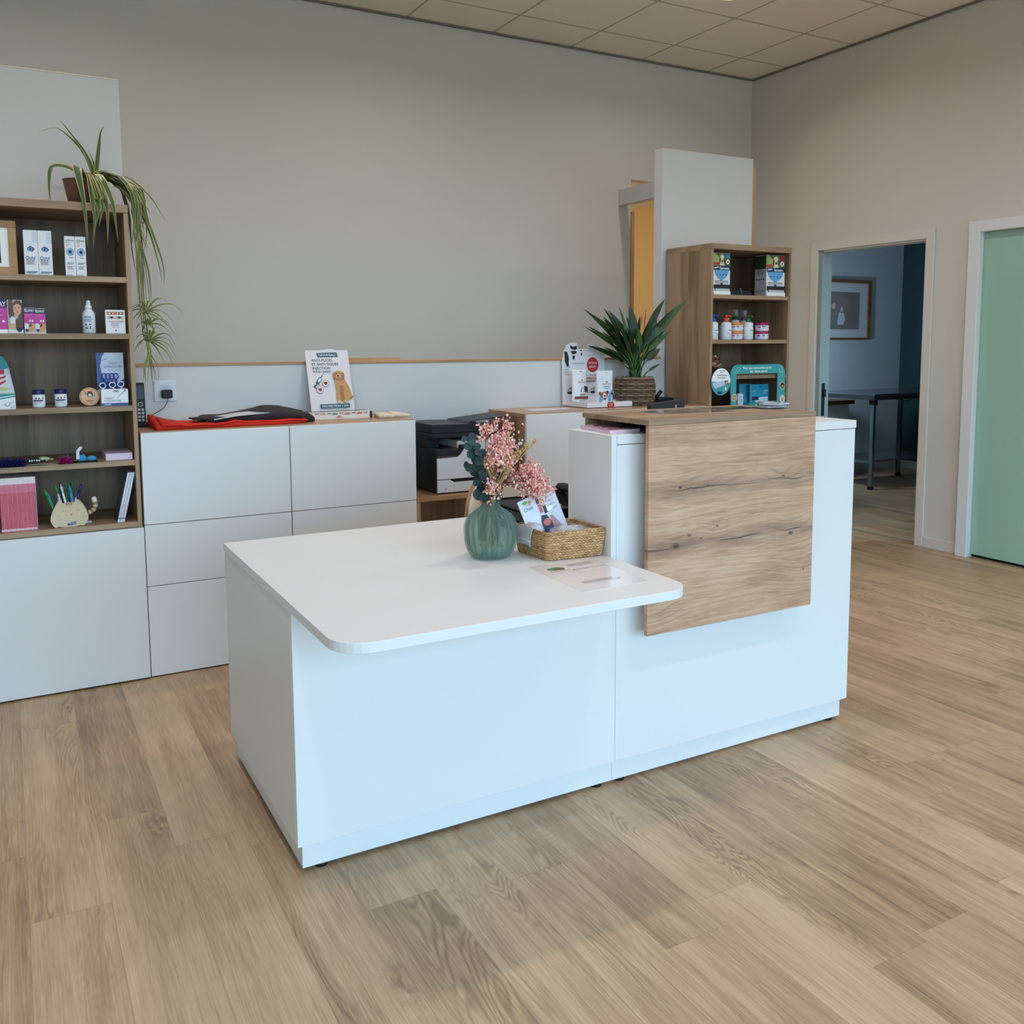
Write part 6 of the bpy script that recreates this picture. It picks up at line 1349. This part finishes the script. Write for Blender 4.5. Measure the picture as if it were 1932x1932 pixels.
mb.tube([(.49, 3.93, cz-.52), (.50, 3.93, cz-.66), (.505, 3.93, cz-.72)], .0016, 5)
mb.build('runner', mat('runner', (110, 112, 64), .6), t)
mb = MB()
def plantlet(x, z, y, n, L, seed, down=.3):
    rr = random.Random(seed)
    for k in range(n):
        a = -PI*.95+PI*1.9*(k+.5)/n+rr.uniform(-.15, .15); ll = L*rr.uniform(.55, 1.1); dx, dz = math.sin(a), math.cos(a)*.9
        if dx < 0: ll *= .5
        y1 = y+rr.uniform(-.05, .05); pts = [(x, y, z), (x+dx*ll*.4, (y+y1)/2, z+dz*ll*.4+.012), (x+dx*ll*.75, y1, z+dz*ll*.65), (x+dx*ll, y1, z+dz*ll*.75-down*ll*abs(dx))]
        sl(pts, .0042)
plantlet(.493, 1.46, 3.93, 15, .14, 3)
plantlet(.498, 1.41, 3.93, 9, .09, 5)
plantlet(.502, 1.345, 3.93, 17, .12, 4, .5)
for k in range(10):
    rr = random.Random(k+200); x1 = .475+.07*rr.random(); sl([(.498, 3.93, 1.345), (.495+.01*rr.random(), 3.93, 1.30), (x1, 3.93, 1.24), (x1+.01*rr.uniform(-1, 1), 3.93, 1.19-.04*rr.random())], .0042)
mb.build('plantlet', [mat('plantlet_leaf', (86, 104, 58), .5, var=.25, vscale=20), L_y], t)

# ------------------------------------------------------------------ exam room
M_steel = mat('brushed_steel', (150, 156, 164), .22, .95, var=.04)
M_steeld = mat('steel_edge', (60, 64, 70), .4, .7)
t = thing('exam_table', 'steel examination table in the dim room beyond the doorway', 'table', (7.3, 5.85, 0), 0)
MB().box(6.62, 8.0, 5.53, 6.18, .852, .868, 0, .002).build('tabletop', M_steel, t)
MB().box(6.625, 7.995, 5.535, 5.555, .815, .8515).box(6.625, 6.645, 5.555, 6.16, .815, .8515).box(7.975, 7.995, 5.555, 6.16, .815, .8515).build('apron', M_steeld, t)
for lx_, ly_ in ((6.73, 5.63), (6.646, 6.15), (7.68, 6.10), (7.86, 5.63)):
    l = MB().box(lx_-.018, lx_+.018, ly_-.018, ly_+.018, .0, .8145, 0, .002).build('leg', M_steel, t)
    MB().box(lx_-.026, lx_+.026, ly_-.026, ly_+.026, .765, .8148).box(lx_-.02, lx_+.02, ly_-.02, ly_+.02, 0, .03).build('collar', M_black, l)
MB().box(6.748, 7.66, 5.64, 6.10, .245, .262).box(6.71, 6.748, 5.648, 6.08, .235, .262).build('low_shelf', M_steel, t)
MB().tube([(6.95, 5.56, .81), (6.97, 5.56, .795), (7.12, 5.56, .795), (7.14, 5.56, .812), (7.17, 5.56, .80), (7.32, 5.56, .802), (7.35, 5.56, .815), (7.40, 5.56, .803), (7.7, 5.56, .806)], .003, 5).build('hook_rail', M_steel, t)
t = thing('exam_counter', 'white base unit with a brown worktop behind the steel examination table', 'cabinet', (6.2, 6.27, 0), 0)
MB().box(5.3, 7.10, 6.23, 6.565, 0, .727).build('carcass', mat('pale_grey_green', (186, 196, 186), .5, var=.01), t)
MB().box(5.3, 7.15, 6.20, 6.565, .728, .766, 0, .004).build('worktop', wood('brown_worktop', [(.3, (96, 66, 48)), (.7, (122, 88, 64)), (.9, (140, 104, 78))], 'x', 4, .8, .4), t)
tag(MB().box(6.62, 6.82, 6.24, 6.40, .7662, .776, 0, .002).build('papers', P(190, 196, 206), None, (6.7, 6.3, .7662)), 'few white papers on the brown worktop in the dim room', 'papers')
t = thing('framed_portrait', 'framed portrait of a person holding a small dog on the wall of the dim room', 'picture', (7.2, 6.57, 1.64), 0)
fx0, fx1, fz0, fz1 = 6.62, 7.745, 1.345, 1.945
mb = MB()
for a in ((fx0, fx1, fz0, fz0+.022), (fx0, fx1, fz1-.03, fz1), (fx0, fx0+.03, fz0+.022, fz1-.03), (fx1-.045, fx1, fz0+.022, fz1-.03)): mb.box(a[0], a[1], 6.545, 6.5795, a[2], a[3], 0, .001)
mb.build('frame', wood('portrait_frame', [(.3, (110, 78, 48)), (.7, (146, 108, 70)), (.9, (160, 122, 84))], 'x', 3, .6, .45), t)
mb = MB().box(fx0+.03, fx1-.045, 6.562, 6.566, fz0+.022, fz1-.03)
mb.face((6.80, 6.562, 1.452), (.79, 0, 0), (0, 0, .372), (0, -1, 0)).rect(0, 1, 0, 1, 1).poly([(.0, .45), (.3, .2), (.75, .4), (.8, .85), (.4, 1), (0, 1)], 2).poly([(.34, .0), (.38, .35), (.46, .42), (.6, .34), (.66, 0)], 3).poly([(.45, .42), (.44, .68), (.50, .80), (.57, .78), (.60, .64), (.58, .42)], 4).ell(.525, .62, .040, .085, 5, 12).poly([(.46, .5), (.45, .72), (.5, .78), (.53, .70), (.48, .64)], 4).ell(.675, .53, .05, .10, 3, 12).poly([(.60, .12), (.615, .42), (.66, .52), (.72, .40), (.735, .25), (.70, .12)], 6).ell(.672, .50, .022, .11, 6, 10).ell(.668, .46, .014, .022, 1, 8)
mb.build('print', [P(200, 206, 212, .5), P(34, 28, 32, .2), P(92, 64, 60, .2), P(44, 48, 66, .2), P(70, 50, 46, .2), P(196, 166, 160, .2), P(206, 206, 214, .2)], t)
gl = mat('picture_glass', (255, 255, 255), .03, alpha=.12, spec=.6)
MB().box(fx0+.031, fx1-.046, 6.553, 6.555, fz0+.023, fz1-.031).build('glass', gl, t)
t = thing('wall_socket', 'pale wall socket low on the blue grey wall under the steel examination table', 'socket', (7.55, 6.58, .33), 0)
mb = MB().box(7.50, 7.585, 6.571, 6.5798, .30, .385, 0, .002); mb.face((7.50, 6.571, .30), (.085, 0, 0), (0, 0, .085), (0, -1, 0)).ell(.5, .5, .3, .3, 1, 16).ell(.5, .5, .06, .06, 2, 8); mb.build('plate', [P(186, 190, 194, .4), P(160, 164, 170), PK], t)

# invented cool light on a stand, added to brighten the exam room's back wall
t = thing('added_light', 'added cool light that brightens the exam room wall, out of view', 'lamp', (5.85, 6.3, .7665), 0)
MB().lathe([(.06, .7665), (.06, .78), (.01, .785)], 20, (5.85, 6.3)).tube([(5.85, 6.3, .78), (5.85, 6.3, 1.15), (5.90, 6.05, 1.22)], .008, 8).build('stand', M_black, t)
MB().box(5.91, 5.93, 5.85, 6.1, 1.12, 1.34).build('head', M_black, t)
_w = area('added_light_source', (0, 0, 0), (0, -PI/2, .45), .3, .2, 16, (.62, .80, 1)); _w.parent = t; _w.location = (.105, -.325, .4635)
